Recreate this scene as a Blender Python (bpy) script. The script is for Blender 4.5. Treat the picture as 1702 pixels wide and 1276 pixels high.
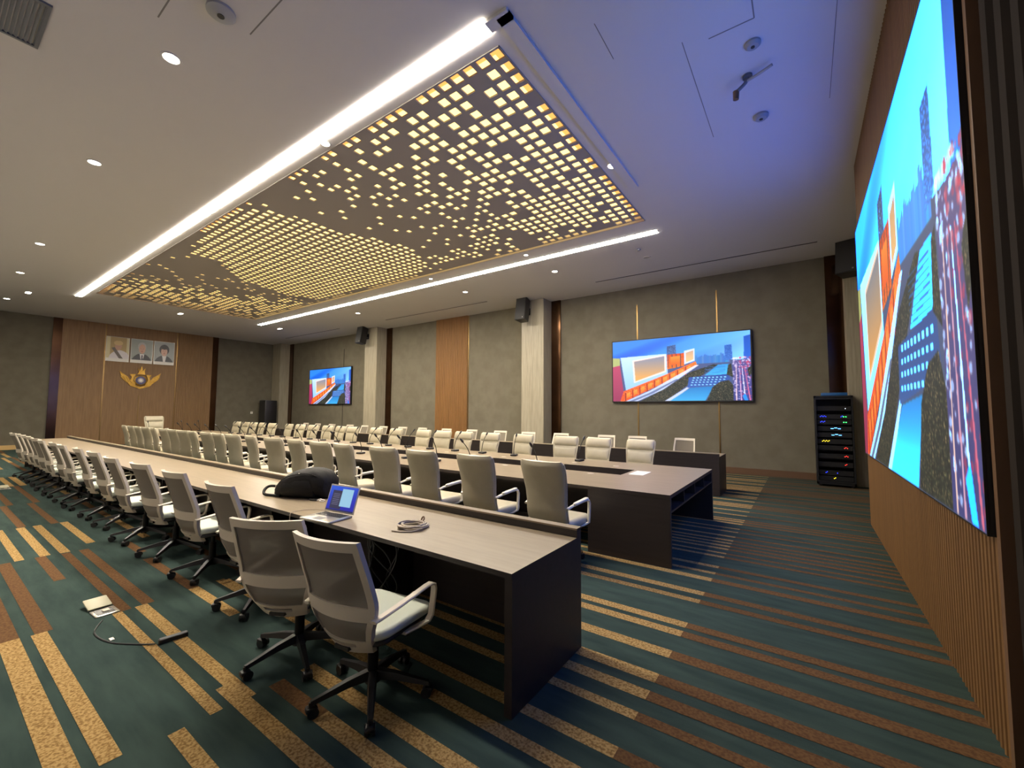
import bpy, math, random
import numpy as np
from mathutils import Matrix, Vector

# ------------------------------------------------------------------ scene clear, camera, world, exposure
for o in list(bpy.data.objects):
    bpy.data.objects.remove(o)
SC = bpy.context.scene
COL = SC.collection
PI = math.pi

IMG_W, FOCAL_PX = 1702, 696.82
YAW, PITCH, ROLL, CAM_Z = 0.6094, 0.0627, 0.0051, 1.6242
cam_data = bpy.data.cameras.new('camera')
cam_data.sensor_fit = 'HORIZONTAL'
cam_data.sensor_width = 36.0
cam_data.lens = 36.0 * FOCAL_PX / IMG_W
cam_data.clip_start = 0.05
cam = bpy.data.objects.new('camera', cam_data)
COL.objects.link(cam)
_f = Vector((-math.sin(YAW) * math.cos(PITCH), math.cos(YAW) * math.cos(PITCH), math.sin(PITCH)))
_r0 = Vector((math.cos(YAW), math.sin(YAW), 0))
_u0 = _r0.cross(_f)
_r = math.cos(ROLL) * _r0 + math.sin(ROLL) * _u0
_u = -math.sin(ROLL) * _r0 + math.cos(ROLL) * _u0
cam.matrix_world = Matrix(((_r.x, _u.x, -_f.x, 0), (_r.y, _u.y, -_f.y, 0), (_r.z, _u.z, -_f.z, CAM_Z), (0, 0, 0, 1)))
SC.camera = cam

world = bpy.data.worlds.new('world')
SC.world = world
world.use_nodes = True
world.node_tree.nodes['Background'].inputs[0].default_value = (0.05, 0.05, 0.055, 1)
world.node_tree.nodes['Background'].inputs[1].default_value = 0.0
SC.view_settings.view_transform = 'Standard'
SC.view_settings.look = 'None'
SC.view_settings.gamma = 1.0
SC.view_settings.exposure = 0.0
SC.view_settings.use_curve_mapping = False

STRIP_POWER = 140.0      # the two long light strips
PANEL_POWER = 3.0       # light box above the perforated panel
LED_POWER = 1.0         # the big screen
TV_POWER = 1.25
SPOT_POWER = 30.0       # lens of a downlight
SPOT_WATT = 320.0

# room
H = 5.376
XL, XR = -25.39, 1.72
YF, YB = -0.85, 12.51
XLED = 0.73

# ------------------------------------------------------------------ helpers
def lin(c):
    c = c / 255.0
    return c / 12.92 if c <= 0.04045 else ((c + 0.055) / 1.055) ** 2.4

def rgb(r, g, b):
    return (lin(r), lin(g), lin(b), 1.0)

def mat(name, col, rough=0.6, metal=0.0, spec=0.5, col2=None, nscale=8.0, ndist=(1, 1, 1), bump=0.0, bscale=40.0, coat=0.0, contrast=(0.35, 0.65), alpha=1.0):
    m = bpy.data.materials.new(name)
    m.use_nodes = True
    nt = m.node_tree
    b = nt.nodes['Principled BSDF']
    b.inputs['Base Color'].default_value = col
    b.inputs['Roughness'].default_value = rough
    b.inputs['Metallic'].default_value = metal
    b.inputs['Specular IOR Level'].default_value = spec
    b.inputs['Coat Weight'].default_value = coat
    b.inputs['Alpha'].default_value = alpha
    tc = nt.nodes.new('ShaderNodeTexCoord')
    mp = nt.nodes.new('ShaderNodeMapping')
    mp.inputs['Scale'].default_value = ndist
    nt.links.new(tc.outputs['Object'], mp.inputs['Vector'])
    if col2 is not None:
        n = nt.nodes.new('ShaderNodeTexNoise')
        n.inputs['Scale'].default_value = nscale
        n.inputs['Detail'].default_value = 4.0
        r = nt.nodes.new('ShaderNodeValToRGB')
        r.color_ramp.elements[0].position = contrast[0]
        r.color_ramp.elements[1].position = contrast[1]
        r.color_ramp.elements[0].color = col
        r.color_ramp.elements[1].color = col2
        nt.links.new(mp.outputs['Vector'], n.inputs['Vector'])
        nt.links.new(n.outputs['Fac'], r.inputs['Fac'])
        nt.links.new(r.outputs['Color'], b.inputs['Base Color'])
    if bump > 0:
        n2 = nt.nodes.new('ShaderNodeTexNoise')
        n2.inputs['Scale'].default_value = bscale
        n2.inputs['Detail'].default_value = 3.0
        bp = nt.nodes.new('ShaderNodeBump')
        bp.inputs['Strength'].default_value = bump
        bp.inputs['Distance'].default_value = 0.01
        nt.links.new(mp.outputs['Vector'], n2.inputs['Vector'])
        nt.links.new(n2.outputs['Fac'], bp.inputs['Height'])
        nt.links.new(bp.outputs['Normal'], b.inputs['Normal'])
    return m

def emit(name, col, power):
    m = bpy.data.materials.new(name)
    m.use_nodes = True
    b = m.node_tree.nodes['Principled BSDF']
    b.inputs['Base Color'].default_value = (0.02, 0.02, 0.02, 1)
    b.inputs['Emission Color'].default_value = col
    b.inputs['Emission Strength'].default_value = power
    return m

def painted(name, power=0.0, rough=0.5, gain=None):
    """a picture kept in the mesh as a colour attribute: shown as screen light (power > 0) or as print"""
    m = bpy.data.materials.new(name)
    m.use_nodes = True
    nt = m.node_tree
    b = nt.nodes['Principled BSDF']
    a = nt.nodes.new('ShaderNodeAttribute')
    a.attribute_name = 'picture'
    b.inputs['Roughness'].default_value = rough
    if power > 0:
        b.inputs['Base Color'].default_value = (0.01, 0.01, 0.01, 1)
        b.inputs['Roughness'].default_value = 0.6
        if gain:
            mx = nt.nodes.new('ShaderNodeVectorMath'); mx.operation = 'MULTIPLY'
            mx.inputs[1].default_value = gain
            nt.links.new(a.outputs['Color'], mx.inputs[0])
            nt.links.new(mx.outputs[0], b.inputs['Emission Color'])
        else:
            nt.links.new(a.outputs['Color'], b.inputs['Emission Color'])
        b.inputs['Emission Strength'].default_value = power
    else:
        nt.links.new(a.outputs['Color'], b.inputs['Base Color'])
    return m

class G:
    """collects geometry; build() links it as one mesh object"""
    def __init__(self):
        self.v, self.f, self.m = [], [], []
    def add(self, vs, fs, mi=0):
        o = len(self.v)
        self.v += [tuple(p) for p in vs]
        for f in fs:
            self.f.append([o + i for i in f]); self.m.append(mi)
    def box(self, x0, x1, y0, y1, z0, z1, mi=0):
        self.add([(x0, y0, z0), (x1, y0, z0), (x1, y1, z0), (x0, y1, z0), (x0, y0, z1), (x1, y0, z1), (x1, y1, z1), (x0, y1, z1)],
                 [(0, 3, 2, 1), (4, 5, 6, 7), (0, 1, 5, 4), (1, 2, 6, 5), (2, 3, 7, 6), (3, 0, 4, 7)], mi)
        return self
    def loft(self, rings, cap=True, mi=0, closed=True):
        n = len(rings[0]); vs = [p for r in rings for p in r]; fs = []
        for i in range(len(rings) - 1):
            for j in range(n if closed else n - 1):
                a, b = i * n + j, i * n + (j + 1) % n
                fs.append((a, b, b + n, a + n))
        if cap:
            fs.append(tuple(reversed(range(n)))); fs.append(tuple(range((len(rings) - 1) * n, len(rings) * n)))
        self.add(vs, fs, mi)
        return self
    def rbox(self, cx, cy, cz, sx, sy, sz, r=0.02, rv=None, seg=3, mi=0):
        """box with rounded edges: r in plan, rv up and down"""
        rv = r if rv is None else rv
        rv = min(rv, sz / 2 - 1e-4); r = min(r, sx / 2 - 1e-4, sy / 2 - 1e-4)
        rings = []
        lev = [(-sz / 2 + rv * (1 - math.sin(a)), rv * (1 - math.cos(a))) for a in [PI / 2 * (1 - k / seg) for k in range(seg + 1)]]
        lev += [(-z, i) for z, i in reversed(lev)]
        for z, ins in lev:
            ring = []
            ins = min(ins, r * 0.95) if rv > r else ins
            hx, hy = sx / 2 - ins, sy / 2 - ins
            rr = max(r - ins, 0.0005)
            for q, (px, py) in enumerate(((1, 1), (-1, 1), (-1, -1), (1, -1))):
                for k in range(seg + 1):
                    a = q * PI / 2 + k / seg * PI / 2
                    ring.append((cx + px * (hx - rr) + rr * math.cos(a), cy + py * (hy - rr) + rr * math.sin(a), cz + z))
            rings.append(ring)
        return self.loft(rings, mi=mi)
    def cyl(self, p0, p1, r0, r1=None, n=12, mi=0):
        r1 = r0 if r1 is None else r1
        p0, p1 = Vector(p0), Vector(p1)
        d = (p1 - p0).normalized()
        a = d.orthogonal().normalized(); b = d.cross(a)
        return self.loft([[p + (a * math.cos(2 * PI * k / n) + b * math.sin(2 * PI * k / n)) * r for k in range(n)] for p, r in ((p0, r0), (p1, r1))], mi=mi)
    def tube(self, pts, r, n=8, mi=0, closed=False, sub=4):
        pts = [Vector(p) for p in pts]
        if not closed and sub > 1 and 2 < len(pts) < 40:      # Catmull-Rom through the given points
            q, rq = [], []
            for i in range(len(pts) - 1):
                a, b, c, d = pts[max(i - 1, 0)], pts[i], pts[i + 1], pts[min(i + 2, len(pts) - 1)]
                for k in range(sub):
                    t = k / sub
                    q.append(.5 * ((2 * b) + (c - a) * t + (2 * a - 5 * b + 4 * c - d) * t * t + (3 * b - a - 3 * c + d) * t ** 3))
                    if isinstance(r, (list, tuple)):
                        rq.append(r[i] * (1 - t) + r[i + 1] * t)
            q.append(pts[-1]); pts = q
            if isinstance(r, (list, tuple)):
                r = rq + [r[-1]]
        rings = []
        N = len(pts); prev = None
        for i, p in enumerate(pts):
            if closed:
                d = pts[(i + 1) % N] - pts[i - 1]
            else:
                d = pts[min(i + 1, N - 1)] - pts[max(i - 1, 0)]
            d.normalize()
            if prev is None:
                a = d.orthogonal().normalized()
            else:
                a = (prev - d * prev.dot(d)).normalized()
            prev = a; b = d.cross(a)
            rr = r[i] if isinstance(r, (list, tuple)) else r
            rings.append([p + (a * math.cos(2 * PI * k / n) + b * math.sin(2 * PI * k / n)) * rr for k in range(n)])
        if closed:
            rings.append(rings[0])
        return self.loft(rings, cap=not closed, mi=mi)
    def ribbon(self, pts, x, w, th, mi=0):
        """flat bar running through (y, z) points, w wide in x"""
        rings = []
        for i, (y, z) in enumerate(pts):
            y0, z0 = pts[max(i - 1, 0)]; y1, z1 = pts[min(i + 1, len(pts) - 1)]
            l = math.hypot(y1 - y0, z1 - z0); ny, nz = -(z1 - z0) / l, (y1 - y0) / l
            xx = x(i / (len(pts) - 1)) if callable(x) else x
            h, t, b = w / 2, th / 2, th * 0.35
            rings.append([(xx + sx * (h - (b if abs(st) == 1 else 0)), y + ny * st * t * (1 if abs(st) == 1 else .3), z + nz * st * t * (1 if abs(st) == 1 else .3))
                          for sx, st in ((1, -.99), (1, .99), (1, 1), (-1, 1), (-1, .99), (-1, -.99), (-1, -1), (1, -1))])
        return self.loft(rings, mi=mi)
    def prism(self, poly, fn, d0, d1, mi=0):
        n = len(poly)
        self.add([fn(a, b, d0) for a, b in poly] + [fn(a, b, d1) for a, b in poly],
                 [tuple(range(n)), tuple(reversed(range(n, 2 * n)))] + [(i, i + n, (i + 1) % n + n, (i + 1) % n) for i in range(n)], mi)
        return self
    def xf(self, M):
        self.v = [tuple(M @ Vector(p)) for p in self.v]
        return self
    def build(self, name, m, parent=None, smooth=False, loc=None):
        me = bpy.data.meshes.new(name)
        me.from_pydata(self.v, [], self.f)
        for x in (m if isinstance(m, (list, tuple)) else [m]):
            me.materials.append(x)
        me.polygons.foreach_set('material_index', self.m)
        if smooth:
            me.polygons.foreach_set('use_smooth', [True] * len(self.f))
            me.set_sharp_from_angle(angle=math.radians(38))
        import bmesh
        bm = bmesh.new(); bm.from_mesh(me)
        bmesh.ops.recalc_face_normals(bm, faces=bm.faces)
        bm.to_mesh(me); bm.free()
        o = bpy.data.objects.new(name, me)
        COL.objects.link(o)
        if parent is not None:
            o.parent = parent
        if loc:
            o.location = loc
        return o

def tag(o, label, cat, group=None):
    o['label'] = label; o['category'] = cat
    if group:
        o['group'] = group
    return o

def thing(name, label, cat, loc=(0, 0, 0), rz=0.0, group=None):
    o = bpy.data.objects.new(name, None)
    o.empty_display_size = 0.1
    COL.objects.link(o)
    o.location = loc; o.rotation_euler = (0, 0, rz)
    return tag(o, label, cat, group)

def struct(o):
    o['kind'] = 'structure'
    return o

def copy_tree(o, parent=None):
    c = o.copy()
    COL.objects.link(c)
    if parent is not None:
        c.parent = parent
    for ch in list(o.children):
        copy_tree(ch, c)
    return c

def place(proto, first, loc, rz, label, group):
    o = proto if first else copy_tree(proto)
    o.location = loc; o.rotation_euler = (0, 0, rz)
    o['label'] = label
    if group:
        o['group'] = group
    return o

ORD = ['first', 'second', 'third', 'fourth', 'fifth', 'sixth', 'seventh', 'eighth', 'ninth', 'tenth', 'eleventh', 'twelfth', 'thirteenth', 'fourteenth',
       'fifteenth', 'sixteenth', 'seventeenth', 'eighteenth', 'nineteenth', 'twentieth', 'twenty-first', 'twenty-second', 'twenty-third', 'twenty-fourth']

# ------------------------------------------------------------------ materials
M = {}
M['ceiling'] = mat('ceiling_paint', rgb(194, 191, 188), 0.8)
M['fabric_wall'] = mat('wall_fabric', rgb(112, 106, 90), 0.95, col2=rgb(104, 98, 82), nscale=3, bump=0.15, bscale=300)
M['dark_slat'] = mat('dark_slat_wood', rgb(34, 27, 22), 0.85, spec=.2, col2=rgb(28, 22, 18), nscale=3, ndist=(4, 4, .4))
M['wood'] = mat('oak_panel', rgb(140, 108, 70), 0.55, col2=rgb(127, 96, 60), nscale=4, ndist=(6, 6, .35))
M['wood_led'] = mat('oak_slat_feature', rgb(112, 80, 42), 0.6, col2=rgb(100, 70, 36), nscale=4, ndist=(8, 8, .3))
M['wood_orange'] = mat('oak_slat', rgb(136, 96, 50), 0.6, col2=rgb(122, 85, 42), nscale=4, ndist=(8, 8, .3))
M['stone'] = mat('pillar_stone', rgb(164, 156, 135), 0.45, col2=rgb(140, 132, 113), nscale=5, ndist=(7, 7, .35), contrast=(.3, .7))
M['bronze'] = mat('bronze_metal', rgb(96, 70, 50), 0.18, metal=1.0, col2=rgb(84, 60, 42), nscale=2)
M['gold_trim'] = mat('brass_trim', rgb(150, 122, 78), 0.32, metal=1.0)
M['seam'] = mat('seam_dark', rgb(60, 55, 46), 0.8)
M['base'] = mat('baseboard_wood', rgb(96, 70, 48), 0.5)
M['carpet'] = mat('carpet_teal', rgb(58, 74, 69), 0.95, spec=.1, col2=rgb(45, 60, 57), nscale=2.2, ndist=(1, 5, 1), bump=.35, bscale=220, contrast=(.3, .7))
M['carpet_gold'] = mat('carpet_gold', rgb(172, 142, 92), 0.95, spec=.1, col2=rgb(124, 96, 56), nscale=70, bump=.35, bscale=220, contrast=(.42, .62))
M['carpet_rust'] = mat('carpet_rust', rgb(104, 76, 48), 0.95, spec=.1, col2=rgb(84, 60, 40), nscale=60, bump=.35, bscale=220, contrast=(.4, .62))
M['walnut'] = mat('walnut_lit_top', rgb(142, 127, 104), 0.34, col2=rgb(132, 118, 96), nscale=5, ndist=(.5, 6, 6), spec=.6)  # lighter copy of the laminate: light and sheen on the tops put into colour
M['walnut_shaded'] = mat('walnut_shaded_side', rgb(46, 38, 35), 0.45, col2=rgb(40, 33, 30), nscale=5, ndist=(.5, 6, 6))  # darker copy of the same laminate: shade on upright faces put into colour
M['white_plastic'] = mat('white_plastic', rgb(196, 186, 168), 0.4)
M['mesh'] = mat('mesh_fabric', rgb(116, 108, 95), 0.9, bump=.3, bscale=500, alpha=.86)
M['seat'] = mat('seat_fabric', rgb(196, 202, 188), 0.9, bump=.15, bscale=260)
M['seat_shell'] = mat('seat_shell', rgb(40, 40, 40), 0.5)
M['black_plastic'] = mat('black_plastic', rgb(26, 25, 25), 0.4)
M['black_metal'] = mat('black_metal', rgb(22, 22, 23), 0.35, metal=.6)
M['leather'] = mat('cream_leather', rgb(190, 182, 158), 0.34, col2=rgb(182, 174, 150), nscale=6, bump=.12, bscale=120)
M['chrome'] = mat('polished_steel', rgb(190, 188, 182), 0.2, metal=1.0)
M['white_leather'] = mat('white_arm_pad', rgb(214, 208, 192), 0.4)
M['black_fabric'] = mat('black_nylon', rgb(8, 8, 9), 0.65, spec=.25, col2=rgb(17, 15, 16), nscale=9, bump=.8, bscale=11)
M['silver'] = mat('silver_metal', rgb(178, 174, 166), 0.32, metal=.9)
M['grey_cable'] = mat('grey_cable', rgb(176, 164, 148), 0.5)
M['dark_cable'] = mat('dark_cable', rgb(42, 44, 44), 0.5)
M['white'] = mat('white_paper', rgb(235, 232, 222), 0.6)
M['gold'] = mat('emblem_gold', rgb(190, 150, 62), 0.35, metal=.55, col2=rgb(168, 126, 44), nscale=12)
M['emblem_blue'] = mat('emblem_enamel', rgb(70, 66, 104), 0.4)
M['grey_vent'] = mat('grey_metal', rgb(96, 98, 102), 0.5)
M['grille'] = mat('perforated_board', rgb(142, 136, 132), 0.7)
M['glass_black'] = mat('smoked_glass', rgb(10, 11, 14), 0.08)
M['rack'] = mat('rack_steel', rgb(18, 19, 22), 0.45)
M['unit'] = mat('rack_unit', rgb(13, 13, 16), 0.5)
M['blue_lid'] = mat('blue_box', rgb(30, 90, 150), 0.5)
M['ceiling_fitting'] = mat('ceiling_fitting', rgb(146, 146, 146), 0.6)
M['joint'] = mat('ceiling_joint', rgb(120, 116, 110), 0.8)
M['box_lid'] = mat('floor_box_lid', rgb(176, 172, 144), 0.5)
M['tan'] = mat('tan_board', rgb(200, 165, 105), 0.6)
M['strip'] = emit('strip_light', rgb(255, 244, 226), STRIP_POWER)
M['panel_light'] = emit('panel_light', rgb(255, 214, 126), PANEL_POWER)
M['panel_edge'] = emit('panel_edge_light', rgb(255, 176, 90), PANEL_POWER * .5)
M['spot'] = emit('spot_lens', rgb(255, 244, 222), SPOT_POWER)
M['dead_lens'] = mat('unlit_lens', rgb(150, 148, 140), 0.3)

# ------------------------------------------------------------------ large structure
# floor: the woven stripes are part of the carpet mesh
rnd = random.Random(7)
g = G()
g.box(XL - .1, XR + .1, YF - .1, YB + .1, -0.12, 0.0, 0)
XB = [-25.3, -23.4, -21.4, -19.4, -17.4, -15.4, -13.48, -11.1, -8.77, -6.88, -4.58, -2.63, -0.79, 1.7]
GOLD, RUST = 1, 2
ZS = [0.002]
def seg(x0, x1, y0, y1, c):
    ZS[0] += 0.0000007
    g.add([(x0, y0, ZS[0]), (x1, y0, ZS[0]), (x1, y1, ZS[0]), (x0, y1, ZS[0])], [(0, 1, 2, 3)], c)
# stripes that run up to the LED wall: gold until x = -0.79, rust beyond
RIGHT = [(1.76, 1.84), (1.97, 2.05), (2.27, 2.34), (2.46, 2.55), (2.64, 2.74), (2.95, 3.05), (3.27, 3.36), (3.42, 3.51), (3.91, 3.99), (4.09, 4.18),
         (4.47, 4.56), (4.68, 4.74), (4.88, 4.95), (5.25, 5.31), (5.40, 5.45), (5.57, 5.63), (5.70, 5.76), (5.84, 5.89), (5.97, 6.03), (6.16, 6.22), (6.42, 6.47), (6.61, 6.66)]
y = 6.9
while y < 12.3:
    w = rnd.uniform(.06, .10)
    RIGHT.append((y, y + w))
    y += w + rnd.choice((.05, .07, .09, .14, .26))
for y0, y1 in RIGHT:
    x0 = -2.63 if rnd.random() < .35 else -4.58
    seg(x0, -0.79, y0, y1, GOLD)
    seg(-0.79, 1.7, y0, y1, RUST)
    for i in range(len(XB) - 4, 0, -1):
        if rnd.random() < .62:
            seg(XB[i - 1], XB[i] if XB[i] != -4.58 else x0, y0, y1, GOLD if rnd.random() < .5 else RUST)
# the aisle in front of the near desk, stripe by stripe
for x0, x1, y0, y1, c in [
    (-4.6, -2.7, .43, .53, GOLD), (-6.9, -4.6, .43, .53, RUST), (-4.58, -2.68, .58, .66, GOLD), (-6.9, -4.58, .6, .69, RUST), (-8.8, -6.9, .72, .79, GOLD),
    (-10.9, -8.8, .5, .58, RUST), (-2.6, -.8, .30, .39, GOLD), (-2.65, -.8, .82, .89, GOLD), (-5.83, -6.9, .86, .94, RUST), (-8.77, -6.9, .9, .98, GOLD),
    (-4.54, -2.64, 1.0, 1.06, GOLD), (-6.85, -4.54, 1.05, 1.12, RUST), (-8.76, -6.88, 1.05, 1.13, GOLD), (-4.55, -2.62, 1.14, 1.22, GOLD), (-6.86, -4.55, 1.19, 1.27, RUST),
    (-8.72, -7.13, 1.3, 1.38, GOLD), (-10.9, -8.72, 1.22, 1.3, RUST), (-2.85, -.8, 1.10, 1.19, GOLD), (-2.63, -2.16, 1.29, 1.38, RUST), (-2.16, -.8, 1.29, 1.38, GOLD), (-2.63, -2.3, 1.48, 1.57, GOLD),
    (-2.24, -1.9, 1.48, 1.57, GOLD), (-1.9, -.8, 1.48, 1.57, GOLD), (-4.6, -3.75, 1.52, 1.6, GOLD), (-5.9, -4.6, 1.52, 1.6, RUST), (-4.62, -4.1, 1.74, 1.81, GOLD), (-6.8, -6.2, 1.55, 1.63, RUST),
    (-15.4, -13.5, 1.24, 1.33, GOLD), (-15.4, -13.48, 1.4, 1.5, GOLD), (-13.5, -10.9, 1.3, 1.38, RUST), (-13.5, -10.9, 1.0, 1.08, RUST), (-10.9, -8.8, .92, 1.0, RUST), (-13.4, -11, .6, .7, GOLD),
    (-8.77, -6.9, .56, .62, GOLD), (-17.4, -15.4, 1.1, 1.2, GOLD), (-19.4, -17.4, 1.4, 1.5, GOLD), (-21.4, -19.4, 1.2, 1.3, GOLD), (-23.4, -21.4, 1.5, 1.6, GOLD), (-23.4, -21.4, 1.9, 2.0, GOLD),
    (-0.79, 1.7, 1.48, 1.57, RUST), (-0.79, 1.7, 1.29, 1.38, RUST), (-0.79, 1.7, 1.1, 1.19, RUST), (-0.79, 1.7, .82, .89, RUST), (-.79, 1.7, .3, .39, RUST), (-2.6, -.8, .02, .1, GOLD), (-4.6, -2.6, .1, .2, RUST),
    (-4.6, -2.6, -.3, -.2, GOLD), (-8.8, -4.6, .2, .28, RUST), (-8.8, -4.6, -.2, -.1, GOLD)]:
    seg(min(x0, x1), max(x0, x1), y0, y1, c)
floor = struct(g.build('floor', [M['carpet'], M['carpet_gold'], M['carpet_rust']]))

# ceiling with the rectangular opening that holds the perforated light panel
PX0, PX1, PY0, PY1 = -18.86, -2.465, 3.265, 8.10
g = G()
g.box(XL, PX0, YF, YB, H, H + .2); g.box(PX1, XR, YF, YB, H, H + .2)
g.box(PX0, PX1, YF, PY0, H, H + .2); g.box(PX0, PX1, PY1, YB, H, H + .2)
g.box(PX0, PX1, PY0, PY1, H + .16, H + .2)
struct(g.build('ceiling', M['ceiling']))

struct(G().box(XL - .2, XR + .2, YB, YB + .2, 0, H + .2).build('wall_back', M['fabric_wall']))
struct(G().box(XL - .2, XR + .2, YF - .2, YF, 0, H + .2).build('wall_front', M['ceiling']))  # unseen wall behind the camera, made pale to bounce light onto chair backs
struct(G().box(XL - .2, XL, YF, YB, 0, H + .2).build('wall_left', M['fabric_wall']))
g = G()
g.box(XR, XR + .2, YF, YB, 0, H + .2)
struct(g.build('wall_right', M['fabric_wall']))

def ribs_x(g, x, y0, y1, z0, z1, pitch, depth, sgn, duty=.62, mi=0):
    """vertical ribs on a face of constant x, standing out towards sgn"""
    n = int((y1 - y0) / pitch)
    p = (y1 - y0) / n
    for i in range(n):
        a = y0 + i * p; w = p * duty
        pts = [(a, 0), (a + w * .2, depth * .8), (a + w * .5, depth), (a + w * .8, depth * .8), (a + w, 0)]
        g.loft([[(x + sgn * d, yy, z) for yy, d in pts] for z in (z0, z1)], closed=False, cap=False, mi=mi)

# the feature wall that carries the LED screen: oak ribs in the middle, dark slats beyond it
g = G()
g.box(XLED + .02, XR, 2.93, 8.12, 0, H, 0)
ribs_x(g, XLED + .02, 2.95, 8.08, 0.0, H, .055, .02, -1, mi=0)
struct(g.build('wall_right_oak_panel', M['wood_led']))
g = G()
g.box(XLED + .05, XR, YF, 2.90, 0, H, 0)
ribs_x(g, XLED + .05, YF, 2.88, 0.0, H, .16, .05, -1, duty=.7)
struct(g.build('wall_right_slat_panel', M['dark_slat']))
struct(G().box(XLED - .012, XLED + .2, 2.90, 2.945, 0, H).build('trim_1', M['base']))

# portrait wall: oak panelling with pale seams, ribs on its far third
g = G()
g.box(XL, XL + .05, 3.47, 8.90, 0, H, 0)
ribs_x(g, XL + .05, 7.42, 8.88, 0, H, .075, .018, 1)
ribs_x(g, XL + .05, 3.5, 4.76, 0, H, .21, .006, 1, duty=.95)
struct(g.build('wall_left_oak_panel', M['wood']))
for n, (yy, w, z0, z1, m) in enumerate([(4.80, .045, 0, H, 'gold_trim'), (6.04, .03, 0, 2.25, 'gold_trim'), (7.39, .03, 0, H, 'gold_trim')]):
    struct(G().box(XL + .05, XL + .066, yy - w / 2, yy + w / 2, z0, z1).build('trim_%d' % (n + 2), M[m]))
struct(G().box(XL, XL + .06, 3.20, 3.47, 0, H).build('trim_5', M['bronze']))
struct(G().box(XL, XL + .06, 8.90, 9.16, 0, H).build('trim_6', M['bronze']))

# back wall: pillars, bronze strips beside them, brass joints, ribbed oak panel
k = 7
for x0 in (-25.32, -16.66, -7.93, 0.82):
    g = G()
    g.box(x0, x0 + .87, 11.93, YB, 0, H)
    for i in range(1, 4):
        g.box(x0 + .22 * i - .004, x0 + .22 * i + .004, 11.927, 11.935, 0, H)
    struct(g.build('pillar', M['stone']))
    for a, b in ((x0 - .33, x0), (x0 + .87, x0 + 1.22)):
        if a < XL or b > XR:
            continue
        struct(G().box(a, b, YB - .05, YB, 0.15, H).build('trim_%d' % k, M['bronze'])); k += 1
for xx, z1 in ((-4.1, 4.85), (-1.9, 4.95), (-19.17, 4.7), (-10.83, H)):
    struct(G().box(xx - .018, xx + .018, YB - .012, YB, 0.15, z1).build('trim_%d' % k, M['gold_trim'] if xx != -19.17 else M['seam'])); k += 1
g = G()
g.box(-12.6, -10.87, YB - .04, YB, .15, H)
def ribs_y(g, y, x0, x1, z0, z1, pitch, depth):
    n = int((x1 - x0) / pitch); p = (x1 - x0) / n
    for i in range(n):
        a = x0 + i * p; w = p * .64
        pts = [(a, 0), (a + w * .2, depth * .8), (a + w * .5, depth), (a + w * .8, depth * .8), (a + w, 0)]
        g.loft([[(xx, y - d, z) for xx, d in pts] for z in (z0, z1)], closed=False, cap=False)
ribs_y(g, YB - .04, -12.58, -10.88, .15, H, .085, .025)
struct(g.build('wall_back_oak_panel', M['wood_orange']))
g = G()
for a, b in ((XL, -25.32), (-24.45, -16.66), (-15.79, -7.93), (-7.06, .82)):
    g.box(a, b, YB - .06, YB, 0, .16)
struct(g.build('baseboard_back', M['base']))
struct(G().box(XL, XL + .08, YF, 3.2, 0, .17).build('baseboard_left', M['tan']))

# unlit channel that closes the light-strip rectangle, and hairline joints of ceiling hatches
g = G()
g.box(-2.30, -2.16, 3.0, 6.75, H - .035, H)
g.box(-2.42, -2.16, 2.97, 3.09, H - .035, H)
struct(g.build('trim_40', M['ceiling']))
def seam_lines(name, segs, w=.008):
    g = G()
    for x0, y0, x1, y1 in segs:
        if x0 == x1:
            g.box(x0 - w, x0 + w, y0, y1, H - .002, H)
        else:
            g.box(x0, x1, y0 - w, y0 + w, H - .002, H)
    struct(g.build(name, M['joint']))
seam_lines('trim_41', [(-1.56, 3.6, -1.56, 4.1), (-.91, 4.3, -.91, 6.1)], .004)
seam_lines('trim_42', [(-.28, 4.0, -.28, 4.41), (-.68, 4.41, -.28, 4.41)], .006)
seam_lines('trim_43', [(-4.45, 1.75, -3.2, 1.75)], .006)
seam_lines('trim_44', [(-4.98, 1.16, -4.6, 1.16)], .006)
seam_lines('trim_45', [(.36, 4.6, .36, 6.1)], .003)

# ------------------------------------------------------------------ ceiling lights
for nm, yy, side in (('strip_light', 3.03, 'portrait-side aisle'), ('strip_light', 8.74, '')):
    lab = 'long white light strip above the near desk, along one edge of the perforated panel' if yy < 5 else 'long white light strip between perforated panel and the wall with pillars'
    t = thing(nm, lab, 'ceiling light', (-11.15, yy, H - .004), 0, 'ceiling light strips')
    G().box(-8.75, 8.75, -.05, .05, -.001, 0).build('channel', M['ceiling'], t)
    G().box(-8.73, 8.73, -.075, .075, -.005, -.001).build('diffuser', M['strip'], t)

CELL = 0.19
NEAR = [33535983, 33554175, 32235485, 14680051, 8346239, 3669879, 4163005, 978918, 1554047, 319453, 72235, 13491, 126822, 87253, 433043, 1133948, 1668161,
        3706287, 6439112, 3164498, 173243, 13893677, 6365763, 4199428, 2228296, 1049732, 4194336]
BLOB = [(-8.78, 3.2), (-8.27, 3.71), (-8.1, 4.1), (-8.0, 4.77), (-7.7, 5.58), (-7.41, 6.41), (-7.7, 7.1), (-7.9, 7.45), (-8.45, 7.77), (-9.3, 8.12), (-10.06, 8.12), (-11.36, 7.8),
        (-12.58, 8.0), (-13.56, 7.77), (-13.87, 6.93), (-13.6, 5.95), (-13.28, 5.18), (-12.23, 4.41), (-12.07, 4.07), (-12.25, 3.69), (-10.9, 3.5), (-10.0, 3.2)]
def inside(p, poly):
    c = False; n = len(poly)
    for i in range(n):
        (x0, y0), (x1, y1) = poly[i], poly[i - 1]
        if (y0 > p[1]) != (y1 > p[1]) and p[0] < (x1 - x0) * (p[1] - y0) / (y1 - y0) + x0:
            c = not c
    return c
rnd = random.Random(21)
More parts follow.
